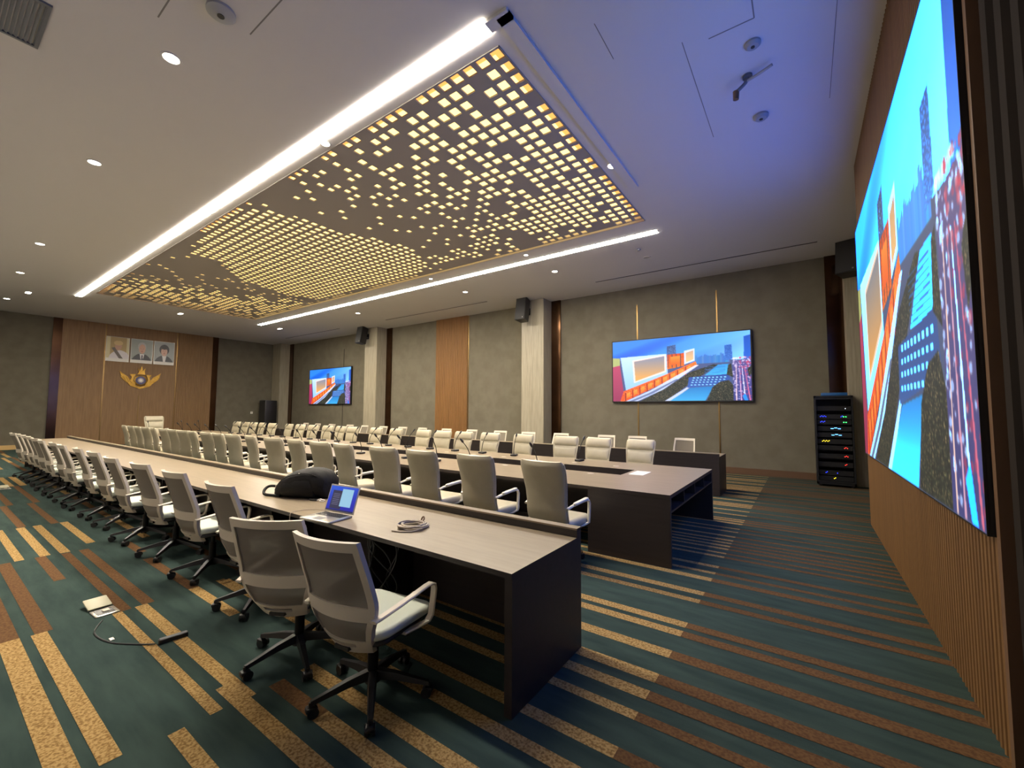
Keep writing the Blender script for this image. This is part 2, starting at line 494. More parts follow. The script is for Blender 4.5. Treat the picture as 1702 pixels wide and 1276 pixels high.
def hole(i, j):
    x, y = -2.56 - CELL * i, 3.36 + CELL * j
    r = rnd.random()
    if inside((x, y), BLOB):
        return .122
    if x > -7.75:
        if i < len(NEAR) and (NEAR[i] >> j) & 1:
            return .128 if i < 11 else (.12 if i < 17 and j < 12 else .105)
        dens = 0.0
        if j >= 16 and 5 <= i <= 17:
            dens = .62 if i < 12 else .4
        elif j >= 20 and i > 17:
            dens = .25
        return .125 if r < dens else 0
    if x < -13.2:
        d = min(1.0, max(0, (-13.6 - x + .35 * (y - 6)) / 2.6))
        return (.13 if d > .5 else .1) if r < .10 + .66 * d else 0
    if x > -14 and (y > 7.6 or y < 3.9):
        return .1 if r < .2 else 0
    return .09 if r < .05 else 0
pan = thing('perforated_light_panel', 'large brown perforated ceiling panel glowing with many small square holes', 'ceiling light', (0, 0, H))
NI, NJ = 86, 25
g = G()
sizes = {(i, j): hole(i, j) for i in range(NI) for j in range(NJ)}
T = .022
for i in range(NI):
    for j in range(NJ):
        cx, cy = -2.56 - CELL * i, 3.36 + CELL * j
        h, s = CELL / 2, sizes[(i, j)] / 2
        if s == 0:
            g.add([(cx - h, cy - h, 0), (cx + h, cy - h, 0), (cx + h, cy + h, 0), (cx - h, cy + h, 0), (cx - h, cy - h, T), (cx + h, cy - h, T), (cx + h, cy + h, T), (cx - h, cy + h, T)], [(0, 3, 2, 1), (4, 5, 6, 7)])
            continue
        q = ((-1, -1), (1, -1), (1, 1), (-1, 1))
        vs = [(cx + a * h, cy + b * h, 0) for a, b in q] + [(cx + a * s, cy + b * s, 0) for a, b in q] + [(cx + a * h, cy + b * h, T) for a, b in q] + [(cx + a * s, cy + b * s, T) for a, b in q]
        fs = []
        for n in range(4):
            m = (n + 1) % 4
            fs += [(n, n + 4, m + 4, m), (n + 8, m + 8, m + 12, n + 12), (n + 4, n + 12, m + 12, m + 4)]
        g.add(vs, fs)
me_grille = G(); me_grille.v, me_grille.f, me_grille.m = g.v, g.f, g.m
me_grille.build('perforated_board', M['grille'], pan)
g = G()
g.box(PX0, PX1, PY0, PY0 + .012, -.012, .05); g.box(PX0, PX1, PY1 - .012, PY1, -.012, .05)
g.box(PX0, PX0 + .012, PY0, PY1, -.012, .05); g.box(PX1 - .012, PX1, PY0, PY1, -.012, .05)
g.build('border', M['grille'], pan)
g = G()
z = .13
e = .19
g.add([(PX0 + e, PY0 + e, z), (PX1 - e, PY0 + e, z), (PX1 - e, PY1 - .02, z), (PX0 + e, PY1 - .02, z)], [(0, 3, 2, 1)], 0)
g.add([(PX1 - e, PY0, z), (PX1, PY0, z), (PX1, PY1, z), (PX1 - e, PY1, z)], [(0, 3, 2, 1)], 1)
g.add([(PX0, PY0, z), (PX0 + e, PY0, z), (PX0 + e, PY1, z), (PX0, PY1, z)], [(0, 3, 2, 1)], 1)
g.add([(PX0 + e, PY0, z), (PX1 - e, PY0, z), (PX1 - e, PY0 + e, z), (PX0 + e, PY0 + e, z)], [(0, 3, 2, 1)], 1)
g.build('light_box', [M['panel_light'], M['panel_edge']], pan)

def downlight(x, y, lit, label, r=.075):
    t = thing('downlight', label, 'ceiling light', (x, y, H), 0, 'recessed downlights')
    g = G()
    n = 20
    prof = [(r + .022, 0), (r + .02, -.008), (r, -.008), (r - .004, -.002)]
    g.loft([[(a * math.cos(2 * PI * q / n), a * math.sin(2 * PI * q / n), zz) for q in range(n)] for a, zz in prof], cap=False)
    g.build('trim_ring', M['ceiling'], t, True)
    G().cyl((0, 0, -.0025), (0, 0, -.0005), r - .004, n=20).build('lens', M['spot'] if lit else M['dead_lens'], t)
    if lit:
        ld = bpy.data.lights.new('downlight_beam', 'SPOT')
        ld.energy = SPOT_WATT; ld.color = (1, .89, .74); ld.spot_size = math.radians(75); ld.spot_blend = .7; ld.shadow_soft_size = .06
        lo = bpy.data.objects.new('downlight_beam', ld)
        COL.objects.link(lo); lo.parent = t; lo.location = (0, 0, -.02)
for i, (x, y, lit) in enumerate([(-5.46, 1.40, 1), (-8.80, 1.41, 1), (-14.26, 1.5, 1), (-17.78, 1.55, 1), (-22.43, 1.7, 1)]):
    downlight(x, y, lit, 'round downlight over the near desk aisle, %s from the LED wall' % ORD[i])
for i, (x, y) in enumerate([(-3.06, 10.13), (-5.43, 9.77), (-8.75, 9.91), (-14.2, 9.8)]):
    downlight(x, y, i > 0, 'round downlight above the far desk near the pillared wall, %s from the LED wall' % ORD[i])
downlight(-2.30, 5.96, 1, 'bright round downlight beside the dark end channel of the perforated panel')
downlight(-5.42, 8.33, 1, 'small downlight between panel edge and far light strip, nearer the LED wall', .05)
downlight(-8.68, 8.34, 1, 'small downlight between panel edge and far light strip, beside the glowing blob', .05)
downlight(-5.45, 3.16, 1, 'small downlight squeezed between near light strip and perforated panel', .06)
def twin(x, y, label):
    t = thing('twin_downlight', label, 'ceiling light', (x, y, H), 0, 'twin downlights near the portrait wall')
    G().box(-.18, .18, -.09, .09, -.008, 0).build('plate', M['ceiling'], t)
    for s in (-.085, .085):
        G().cyl((s, 0, -.012), (s, 0, -.008), .06, n=16).build('lens', M['spot'], t)
twin(-20.15, 5.92, 'rectangular twin downlight in front of the portraits')
twin(-20.0, 9.68, 'rectangular twin downlight at the portrait end, close to the far light strip')
twin(-20.64, 2.0, 'rectangular twin downlight at the portrait end over the near desk aisle')

# ceiling fittings
def disc(name, x, y, r, h, label, cat, m='ceiling_fitting'):
    t = thing(name, label, cat, (x, y, H))
    G().loft([[(a * math.cos(2 * PI * q / 20), a * math.sin(2 * PI * q / 20), zz) for q in range(20)] for a, zz in ((r, 0), (r, -h * .5), (r * .7, -h))]).build('cover', M[m], t, True)
    G().cyl((0, 0, -h - .006), (0, 0, -h), r * .25, n=12).build('sensor', M['seat_shell'], t)
disc('smoke_detector', -.34, 5.98, .085, .05, 'round grey detector on the blue-lit ceiling, below the angled bracket', 'smoke detector')
disc('smoke_detector', -.32, 4.72, .075, .04, 'round grey detector on the blue-lit ceiling, above the angled bracket', 'smoke detector')
disc('smoke_detector', -4.41, 1.48, .12, .05, 'large grey-brown round detector on the ceiling by a hairline joint', 'smoke detector')
disc('sprinkler_cover', -3.06, 9.5, .05, .03, 'tiny round sprinkler cover on ceiling beyond the far light strip', 'sprinkler')
t = thing('camera_bracket', 'small angled camera bracket hanging from the blue-lit ceiling before the LED screen', 'camera', (-.41, 5.16, H))
G().cyl((0, 0, -.03), (0, 0, 0), .05, n=14).build('mount', M['grey_vent'], t, True)
G().tube([(0, 0, -.02), (-.02, .005, -.07), (-.07, .02, -.10), (-.12, .035, -.12)], .02, 10).build('arm', M['grey_vent'], t, True)
G().cyl((-.12, .035, -.11), (-.125, .045, -.20), .034, .03, n=14).build('camera_head', M['base'], t, True)
G().tube([(0, 0, -.06), (.12, -.05, -.065), (.24, -.10, -.06)], .016, 10).build('cross_arm', M['ceiling_fitting'], t, True)
t = thing('ceiling_vent', 'grey louvred air vent in the ceiling corner above the near aisle', 'vent', (-6.05, .36, H))
g = G(); g.box(-.4, .4, -.2, -.17, -.02, 0); g.box(-.4, .4, .17, .2, -.02, 0); g.box(-.4, -.37, -.17, .17, -.02, 0); g.box(.37, .4, -.17, .17, -.02, 0)
g.build('frame', M['grey_vent'], t)
g = G()
for i in range(11):
    yy = -.16 + i * .032
    g.add([(-.37, yy, -.004), (.37, yy, -.004), (.37, yy + .022, -.018), (-.37, yy + .022, -.018)], [(0, 1, 2, 3)])
g.build('louvre', M['grey_vent'], t)
for x0, x1, yy, lab in ((-4.9, .34, 11.25, 'long dark slot diffuser in the ceiling between LED wall and first pillar'), (-14.3, -8.9, 11.2, 'long dark slot diffuser in ceiling over the ribbed oak wall panel'), (-22.5, -17.6, 11.2, 'long dark slot diffuser in ceiling near the portrait end')):
    t = thing('slot_diffuser', lab, 'vent', ((x0 + x1) / 2, yy, H - .003), 0, 'ceiling slot diffusers')
    h = (x1 - x0) / 2
    G().box(-h, h, -.035, .035, -.004, 0).build('slot', M['seam'], t)
    g = G(); g.box(-h, h, -.05, -.035, -.008, 0); g.box(-h, h, .035, .05, -.008, 0)
    g.build('rim', M['ceiling'], t)

# ------------------------------------------------------------------ pictures kept as colour attributes
def lerp(a, b, t):
    return np.asarray(a, float) * (1 - t)[..., None] + np.asarray(b, float) * t[..., None]
def poly_mask(U, V, poly):
    c = np.zeros(U.shape, bool); n = len(poly)
    for i in range(n):
        (x0, y0), (x1, y1) = poly[i], poly[i - 1]
        if y0 == y1:
            continue
        c ^= ((y0 > V) != (y1 > V)) & (U < (x1 - x0) * (V - y0) / (y1 - y0) + x0)
    return c
def paint_city(W=520, Hh=300):
    rs = np.random.RandomState(3)
    V, U = np.meshgrid(np.linspace(0, 1, Hh), np.linspace(0, 1, W), indexing='ij')
    hor = .30 + .12 * U
    t = np.clip(U * .82 + V * .38 - .06, 0, 1)
    img = lerp((2, 84, 196), (190, 240, 246), t ** 2.1)
    img = lerp(img, (120, 214, 246), np.clip(.35 + .25 * np.sin(U * 9 + V * 14) - V * .2, 0, .35))
    img = np.where((V > hor)[..., None], np.array((70, 84, 120.)), img)
    def fill(poly, col, col2=None, axis='v', sp=0, spcol=None):
        m = poly_mask(U, V, poly)
        if col2 is not None:
            ys = [p[1] for p in poly]; xs = [p[0] for p in poly]
            tt = np.clip((V - min(ys)) / (max(ys) - min(ys)), 0, 1) if axis == 'v' else np.clip((U - min(xs)) / (max(xs) - min(xs)), 0, 1)
            c = lerp(col, col2, tt)
        else:
            c = np.broadcast_to(np.array(col, float), img.shape)
        img[m] = c[m]
        if sp:
            k = m & (rs.rand(*m.shape) < sp)
            img[k] = np.array(spcol, float)
    # skyline
    for i in range(22):
        a = .60 + i * .012; h = .02 + .05 * rs.rand()
        fill([(a, .36 + .02 * rs.rand() - h), (a + .014, .36 - h), (a + .014, .44), (a, .44)], (40 + 40 * rs.rand(), 110 + 30 * rs.rand(), 180))
    fill([(.435, .14), (.50, .12), (.505, .34), (.435, .34)], (34, 62, 104), (62, 96, 150), sp=.18, spcol=(120, 170, 214))
    fill([(.835, .19), (.88, .18), (.885, .40), (.835, .41)], (28, 84, 160), (50, 104, 176), sp=.12, spcol=(96, 150, 210))
    fill([(.957, .08), (1.0, .06), (1.0, .44), (.955, .42)], (20, 80, 170), (30, 100, 190))
    # ground planes
    fill([(.0, .27), (.06, .28), (.06, .42), (0, .45)], (176, 180, 104))
    fill([(0, .42), (.06, .4), (.1, 1), (0, 1)], (188, 58, 92), (150, 40, 78))
    fill([(.065, .27), (.43, .255), (.44, .58), (.11, .84)], (198, 222, 240), (150, 196, 232))
    fill([(.165, .33), (.425, .27), (.425, .54), (.175, .70)], (250, 220, 190))
    fill([(.178, .35), (.415, .29), (.415, .52), (.188, .67)], (132, 136, 150), (246, 168, 74))
    fill([(.435, .27), (.56, .26), (.56, .46), (.435, .50)], (226, 78, 18), (250, 116, 22), sp=.1, spcol=(120, 50, 30))
    for i in range(4):
        a = .44 + i * .03
        fill([(a, .27), (a + .006, .27), (a + .006, .48), (a, .48)], (90, 60, 60))
    fill([(.46, .31), (.53, .3), (.53, .42), (.46, .44)], (255, 146, 44), (240, 92, 20))
    fill([(.56, .23), (.635, .20), (.635, .39), (.56, .44)], (214, 224, 240))
    fill([(.572, .26), (.625, .23), (.625, .37), (.572, .41)], (206, 160, 120), (246, 196, 120))
    # arcade in orange light with dark columns
    fill([(.09, .83), (.44, .57), (.64, .40), (.65, .46), (.40, .72), (.10, 1), (.06, 1)], (255, 108, 24), (240, 70, 12), sp=.08, spcol=(255, 226, 150))
    for i in range(9):
        a = .10 + i * .058; b = .86 - i * .048
        fill([(a, b), (a + .010, b - .008), (a + .010, b + .13), (a, b + .14)], (150, 44, 20))
        fill([(a + .014, b + .01), (a + .044, b - .015), (a + .044, b + .06), (a + .014, b + .09)], (255, 160, 60), (255, 116, 26))
    fill([(.10, 1), (.30, .83), (.64, .455), (.665, .455), (.40, .82), (.20, 1)], (216, 226, 240), (176, 196, 220), sp=.12, spcol=(255, 200, 150))
    fill([(.13, 1), (.29, .87), (.5, .66), (.52, .66), (.33, .87), (.17, 1)], (110, 122, 150))
    # green banks
    def trees(poly):
        m = poly_mask(U, V, poly)
        img[m] = np.array((28, 32, 26.))
        n = rs.rand(*m.shape)
        img[m & (n < .2)] = np.array((52, 60, 44.)); img[m & (n > .95)] = np.array((226, 190, 130.)); img[m & (n > .88) & (n < .9)] = np.array((150, 150, 100.))
    trees([(.22, 1), (.42, .80), (.60, .56), (.76, .46), (.79, .47), (.62, .70), (.50, .88), (.42, 1)])
    fill([(.41, 1), (.60, .76), (.62, .76), (.46, 1)], (200, 206, 214))
    fill([(.45, 1), (.60, .80), (.76, .78), (.70, 1)], (30, 118, 176), (60, 168, 206))
    fill([(.70, .62), (.79, .47), (.86, .465), (.845, .62)], (46, 150, 206), (70, 190, 222))
    for i in range(8):
        b = .49 + i * .016
        fill([(.70, b + .004), (.84, b), (.84, b + .005), (.70, b + .008)], (40, 104, 170))
    fill([(.59, .64), (.86, .61), (.87, .75), (.58, .80)], (38, 74, 140), (50, 92, 160))
    for r in range(4):
        for q in range(9):
            a = .62 + q * .026 - r * .006; b = .645 + r * .035
            fill([(a, b), (a + .013, b), (a + .013, b + .014), (a, b + .014)], (150, 220, 246))
    trees([(.71, 1), (.75, .80), (.80, .72), (.86, .70), (.885, .78), (.89, 1)])
    trees([(.845, .62), (.855, .48), (.875, .46), (.885, .66)])
    # road with streaming lights
    fill([(.885, .42), (1, .40), (1, 1), (.885, 1)], (92, 78, 132), (58, 62, 122))
    m = poly_mask(U, V, [(.875, .38), (1, .36), (1, 1), (.885, 1)])
    n = rs.rand(*m.shape)
    dens = np.clip(1.2 - 1.5 * (V - .38), .05, 1)
    for q in range(210):
        vv = .38 + .6 * rs.rand() ** 2.2; uu = .885 + .115 * rs.rand()
        rr = (.002 + .005 * rs.rand())
        c = (250, 230, 236) if uu < .925 or rs.rand() < .35 else (230, 56, 84)
        k_ = m & (((U - uu) / rr) ** 2 + ((V - vv) / (rr * 1.9)) ** 2 < 1)
        img[k_] = .5 * img[k_] + .5 * np.array(c, float)
    for x0, x1, c in ((.905, .900, (255, 214, 200)), (.925, .93, (226, 170, 196)), (.955, .985, (226, 110, 140)), (.94, .955, (236, 236, 246))):
        fill([(x0, .5), (x0 + .003, .5), (x1 + .007, 1), (x1, 1)], c)
    fill([(.94, .93), (.96, .90), (.975, 1), (.955, 1)], (30, 140, 236))
    trees([(.975, .55), (1, .5), (1, .62), (.985, .66)])
    # slight blur over the whole picture
    k = 3
    b = img.copy()
    for _ in range(1):
        p = np.pad(b, ((1, 1), (1, 1), (0, 0)), mode='edge')
        b = (p[:-2, 1:-1] + p[2:, 1:-1] + p[1:-1, :-2] + p[1:-1, 2:] + 2 * p[1:-1, 1:-1]) / 6
    return b
def paint_laptop():
    V, U = np.meshgrid(np.linspace(0, 1, 60), np.linspace(0, 1, 90), indexing='ij')
    img = lerp((36, 92, 214), (22, 30, 168), np.clip(V + U * .3, 0, 1))
    img[(U > .12) & (U < .52) & (V > .18) & (V < .92)] = (44, 44, 74)
    img[(U > .46) & (U < .86) & (V > .10) & (V < .80)] = (150, 198, 226)
    img[(U > .16) & (U < .4) & (np.abs((V * 14) % 1 - .5) < .12) & (V > .3) & (V < .8)] = (120, 120, 150)
    img[V > .94] = (30, 34, 84)
    return img
def paint_portrait(kind):
    V, U = np.meshgrid(np.linspace(0, 1, 80), np.linspace(0, 1, 58), indexing='ij')
    img = np.zeros(U.shape + (3,))
    def ell(cx, cy, rx, ry, c):
        img[((U - cx) / rx) ** 2 + ((V - cy) / ry) ** 2 < 1] = c
    if kind == 0:
        img[:] = (176, 150, 96)
        img[(U < .16) | (U > .88)] = (206, 194, 150)
        ell(.6, 1.0, .5, .46, (214, 206, 206))
        img[poly_mask(U, V, [(.22, .46), (.36, .42), (.78, .92), (.60, .92)])] = (104, 92, 80)
        ell(.52, .36, .15, .18, (192, 150, 122)); ell(.52, .24, .20, .10, (206, 176, 120))
    else:
        img[:] = (150, 156, 148) if kind == 1 else (158, 162, 158)
        ell(.5, 1.02, .48, .42, (34, 34, 38) if kind == 1 else (60, 62, 66))
        img[poly_mask(U, V, [(.40, .62), (.62, .62), (.54, .95), (.48, .95)])] = (224, 222, 218)
        if kind == 1:
            ell(.5, .30, .20, .19, (176, 172, 168)); img[poly_mask(U, V, [(.48, .66), (.55, .66), (.57, .94), (.47, .94)])] = (52, 50, 66)
            ell(.51, .40, .155, .20, (204, 158, 134))
        else:
            ell(.5, .34, .25, .23, (46, 40, 40)); ell(.5, .43, .16, .20, (210, 170, 150)); ell(.5, .27, .19, .06, (46, 40, 40))
        ell(.445, .39, .018, .010, (60, 46, 42)); ell(.565, .39, .018, .010, (60, 46, 42))
        ell(.505, .45, .016, .035, (188, 138, 116)); ell(.505, .515, .05, .012, (160, 92, 84))
    img[V > .88] = (222, 218, 208)
    return img
def picture_mesh(name, img, power_mat, fn):
    """fn(u, v) -> corner positions; u to the viewer's right, v down"""
    h, w = img.shape[:2]
    V, U = np.meshgrid(np.linspace(0, 1, h), np.linspace(0, 1, w), indexing='ij')
    P = fn(U, V)
    me = bpy.data.meshes.new(name)
    vs = np.stack(P, -1).reshape(-1, 3)
    idx = np.arange(h * w).reshape(h, w)
    q = np.stack([idx[:-1, :-1], idx[1:, :-1], idx[1:, 1:], idx[:-1, 1:]], -1).reshape(-1, 4)
    me.vertices.add(len(vs)); me.vertices.foreach_set('co', vs.astype(np.float32).ravel())
    me.loops.add(q.size); me.loops.foreach_set('vertex_index', q.ravel().astype(np.int32))
    me.polygons.add(len(q)); me.polygons.foreach_set('loop_start', (np.arange(len(q)) * 4).astype(np.int32))
    me.update(calc_edges=True); me.validate()
    c = np.clip(img / 255.0, 0, 1)
    c = np.where(c <= .04045, c / 12.92, ((c + .055) / 1.055) ** 2.4)
    a = me.color_attributes.new('picture', 'FLOAT_COLOR', 'POINT')
    a.data.foreach_set('color', np.concatenate([c, np.ones(c.shape[:2] + (1,))], -1).astype(np.float32).ravel())
    me.materials.append(power_mat)
    return me

CITY = paint_city()
# on the big wall the bright blue diodes (sky, water, pale facades) run far brighter than the warm and dark ones
LED_GAIN = (1.0, 3.4, 9.0)
_c = np.clip(CITY / 255.0, 0, 1)
_l = np.where(_c <= .04045, _c / 12.92, ((_c + .055) / 1.055) ** 2.4)
_soft = np.clip((_l[..., 2] - .34) / .2, 0, 1) * (_l[..., 2] > _l[..., 0])
_l = _l / (1 + (np.array(LED_GAIN) - 1) * (1 - _soft[..., None]))
CITY_LED = np.where(_l <= .0031308, _l * 12.92, 1.055 * np.maximum(_l, 1e-9) ** (1 / 2.4) - .055) * 255.0
led_me = picture_mesh('led_picture', CITY_LED, painted('led_picture_light', LED_POWER, gain=LED_GAIN), lambda u, v: (u - .5, 0 * u, .5 - v))
tv_me = picture_mesh('tv_picture', CITY[::2, ::2], painted('tv_picture_light', TV_POWER, gain=(1.0, 1.05, 1.3)), lambda u, v: (u - .5, 0 * u, .5 - v))
def screen(name, me, label, loc, rz, w, h, depth, bezel):
    """face points to local -y"""
    t = thing(name, label, 'screen', loc, rz)
    g = G()
    g.box(-w / 2 - bezel, w / 2 + bezel, .006, depth, -h / 2 - bezel, h / 2 + bezel)
    for a in ((-w / 2 - bezel, -w / 2, -h / 2 - bezel, h / 2 + bezel), (w / 2, w / 2 + bezel, -h / 2 - bezel, h / 2 + bezel), (-w / 2, w / 2, h / 2, h / 2 + bezel), (-w / 2, w / 2, -h / 2 - bezel, -h / 2)):
        g.box(a[0], a[1], -.004, .008, a[2], a[3])
    g.build('casing', M['black_plastic'], t)
    o = bpy.data.objects.new('display', me)
    COL.objects.link(o); o.parent = t; o.scale = (w, 1, h)
    return t
screen('led_video_wall', led_me, 'huge bright LED video wall showing a city canal at dusk', (XLED - .035, 5.43, 2.66), -PI / 2, 4.93, 3.23, .05, .006)
screen('wall_television', tv_me, 'large flat screen with city picture on the wall near the server rack', (-2.98, YB - .09, 2.83), 0, 3.74, 1.83, .085, .03)
screen('wall_television', tv_me, 'flat screen with city picture between the two pillars farthest from the LED wall', (-20.29, YB - .09, 2.83), 0, 3.74, 1.83, .085, .03)

# portraits and emblem on the oak wall
for kind, yy, lab in ((0, 5.21, 'portrait photo of a person in a pale uniform with a sash'), (1, 6.05, 'portrait photo of a grey-haired person in dark suit and tie'), (2, 6.88, 'portrait photo of a dark-haired person in a dark jacket')):
    t = thing('portrait', lab, 'picture', (XL + .06, yy, 4.28), PI / 2, 'portraits on the oak wall')
    G().rbox(0, -.017, 0, .79, .03, 1.11, .004, .004, 1).build('frame', M['silver'], t)
    me = picture_mesh('portrait_print', paint_portrait(kind), painted('portrait_print_%s' % ('abc'[kind]), 0, .35), lambda u, v: ((u - .5) * .76, 0 * u - .034, (.5 - v) * 1.08))
    o = bpy.data.objects.new('print', me); COL.objects.link(o); o.parent = t
em = thing('wall_emblem', 'golden winged emblem with a dark blue disc on the oak wall', 'emblem', (XL + .052, 6.06, 2.92), PI / 2)
def emb(p):
    return [((x - 795) * .003, (690 - y) * .003) for x, y in p]
fe = lambda a, b, d: (a, -d, b)
W1 = emb([(548, 560), (580, 590), (640, 635), (672, 690), (700, 745), (740, 778), (795, 792), (795, 822), (740, 800), (680, 778), (645, 730), (632, 690), (590, 655), (562, 610)])
W2 = emb([(664, 600), (735, 596), (720, 625), (708, 660), (712, 720), (738, 765), (790, 785), (740, 778), (700, 745), (676, 690), (690, 640)])
W3 = emb([(560, 620), (600, 660), (640, 700), (640, 730), (600, 690), (570, 655)])
for s in (1, -1):
    g = G()
    for poly, d in ((W1, .05), (W2, .065), (W3, .035)):
        g.prism([(a * s, b) for a, b in poly], fe, 0.0, d)
    for q in range(4):
        a0 = -.60 + q * .10
        g.prism([((a0) * s, .16 - q * .05), ((a0 + .05) * s, .12 - q * .055), ((a0 + .13) * s, -.02 - q * .05), ((a0 + .08) * s, -.03 - q * .05)], fe, 0, .075)
    g.build('wing', M['gold'], em)
g = G()
g.prism(emb([(752, 598), (770, 560), (757, 500), (782, 540), (800, 470), (818, 540), (848, 500), (838, 560), (850, 598)]), fe, 0, .06)
g.build('crown', M['gold'], em)
g = G()
n = 32
g.loft([[(a * math.cos(2 * PI * q / n), -d, a * math.sin(2 * PI * q / n)) for q in range(n)] for a, d in ((.235, 0), (.235, .08), (.195, .095), (.19, .075))])
g.build('disc_ring', M['gold'], em, True)
G().cyl((0, -.07, 0), (0, -.085, 0), .19, n=32).build('disc', M['emblem_blue'], em)
g = G()
for q in range(5):
    a = q * PI / 5
    g.prism([(math.cos(a) * .11 - math.sin(a) * .012, math.sin(a) * .11 + math.cos(a) * .012), (math.cos(a) * .11 + math.sin(a) * .012, math.sin(a) * .11 - math.cos(a) * .012),
             (-math.cos(a) * .11 + math.sin(a) * .012, -math.sin(a) * .11 - math.cos(a) * .012), (-math.cos(a) * .11 - math.sin(a) * .012, -math.sin(a) * .11 + math.cos(a) * .012)], fe, .084, .092 + q * .001)
g.build('star', M['silver'], em)

# ------------------------------------------------------------------ tables
def top_only(g):  # lit copy of the laminate on upper faces, shaded copy on all others
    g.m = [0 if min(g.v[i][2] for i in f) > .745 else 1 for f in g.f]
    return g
def desk(x0, x1, ye, yl, label, flip):
    """long desk: ye = open edge where people sit, yl = side with the raised screen panel"""
    s = 1 if yl > ye else -1
    t = thing('long_desk', label, 'desk', ((x0 + x1) / 2, (ye + yl) / 2, 0))
    ox, oy = (x0 + x1) / 2, (ye + yl) / 2
    L = (x1 - x0) / 2
    def bx(g, a, b, c, d, e, f):
        c, d = (c, d) if c < d else (d, c)
        return g.box(a, b, c - oy, d - oy, e, f)
    top_only(bx(G(), -L, L, ye, yl, .72, .75)).build('tabletop', [M['walnut'], M['walnut_shaded']], t)
    bx(G(), -L, L, yl, yl + s * .06, 0, .81).build('front_panel', M['walnut_shaded'], t)
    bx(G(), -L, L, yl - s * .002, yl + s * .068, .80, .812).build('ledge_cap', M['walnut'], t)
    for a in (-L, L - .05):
        bx(G(), a, a + .05, ye + s * .006, yl, 0, .72).build('end_panel', M['walnut_shaded'], t)
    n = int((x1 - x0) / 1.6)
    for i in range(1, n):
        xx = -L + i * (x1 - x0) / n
        bx(G(), xx - .018, xx + .018, ye + s * .32, yl, 0, .72).build('divider_panel', M['walnut_shaded'], t)
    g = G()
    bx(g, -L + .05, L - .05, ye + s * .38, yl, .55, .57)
    g.build('shelf', M['walnut_shaded'], t)
    return t
desk(-17.75, -1.315, 1.89, 2.675, 'long dark walnut desk with the laptop and backpack on it', 0)
desk(-19.6, -1.38, 9.75, 8.98, 'long dark walnut desk facing the conference table, beside the pillared wall', 1)

BX0, BX1, BY0, BY1 = -19.9, -1.18, 4.57, 7.0
HY0, HY1, HX0, HX1 = 5.62, 6.20, -18.9, -2.1
t = thing('conference_table', 'long dark walnut conference table with an open trough along its middle', 'table', ((BX0 + BX1) / 2, (BY0 + BY1) / 2, 0))
cx, cy = t.location.x, t.location.y
def tb(a, b, c, d, e, f, g=None):
    return (g or G()).box(a - cx, b - cx, c - cy, d - cy, e, f)
g = G()
tb(BX0, BX1, BY0, HY0, .71, .75, g); tb(BX0, BX1, HY1, BY1, .71, .75, g); tb(BX0, HX0, HY0, HY1, .71, .75, g); tb(HX1, BX1, HY0, HY1, .71, .75, g)
top_only(g).build('tabletop', [M['walnut'], M['walnut_shaded']], t)
tb(HX0, HX1, HY0 - .03, HY0, .0, .71).build('modesty_panel', M['walnut_shaded'], t)
tb(HX0, HX1, HY1, HY1 + .03, .0, .71).build('modesty_panel', M['walnut_shaded'], t)
tb(HX0, HX1, HY0, HY1, 0.06, .09).build('trough_floor', M['walnut_shaded'], t)
tb(HX1, HX1 + .03, HY0 - .03, HY1 + .03, .0, .71).build('modesty_panel', M['walnut_shaded'], t)
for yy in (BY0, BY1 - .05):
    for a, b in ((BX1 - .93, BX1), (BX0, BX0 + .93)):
        tb(a, b, yy + .004, yy + .046, 0, .71).build('leg_panel', M['walnut_shaded'], t)
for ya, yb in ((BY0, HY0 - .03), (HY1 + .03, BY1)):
    tb(BX1 - .93, BX1 - .89, ya + .05, yb - .05 if yb == BY1 else yb, 0, .71).build('return_panel', M['walnut_shaded'], t)
# shelf box under the end of the top, with pigeonholes facing the LED wall
g = G()
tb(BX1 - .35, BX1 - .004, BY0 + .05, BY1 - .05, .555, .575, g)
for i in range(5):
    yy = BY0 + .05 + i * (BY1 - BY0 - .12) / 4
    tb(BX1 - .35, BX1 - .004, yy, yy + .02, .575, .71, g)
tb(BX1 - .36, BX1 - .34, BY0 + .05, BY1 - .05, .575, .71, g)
g.build('end_shelf', M['walnut_shaded'], t)
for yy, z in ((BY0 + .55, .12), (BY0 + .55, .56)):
    tb(HX0, BX1 - .93, yy, yy + .05, z, z + .04).build('stretcher', M['walnut_shaded'], t)
sx = -2.48
first = None
for r_, yy in ((0, 5.47), (1, 6.45)):
    for i in range(23):
        xx = -2.48 - .735 * i
        if first is None:
            first = G().cyl((0, 0, 0), (0, 0, .006), .048, .044, n=18).build('socket_cover', M['white_plastic'], t, True)
            o = first
        else:
            o = first.copy(); COL.objects.link(o); o.parent = t
        o.location = (xx - cx, yy - cy, .75)
tag(G().box(-.1, .1, -.19, .19, 0, .004).build('paper_sheet', M['white'], None, False, (-1.93, 5.92, .751)), 'white sheet of paper at the LED-wall end of the conference table', 'paper')

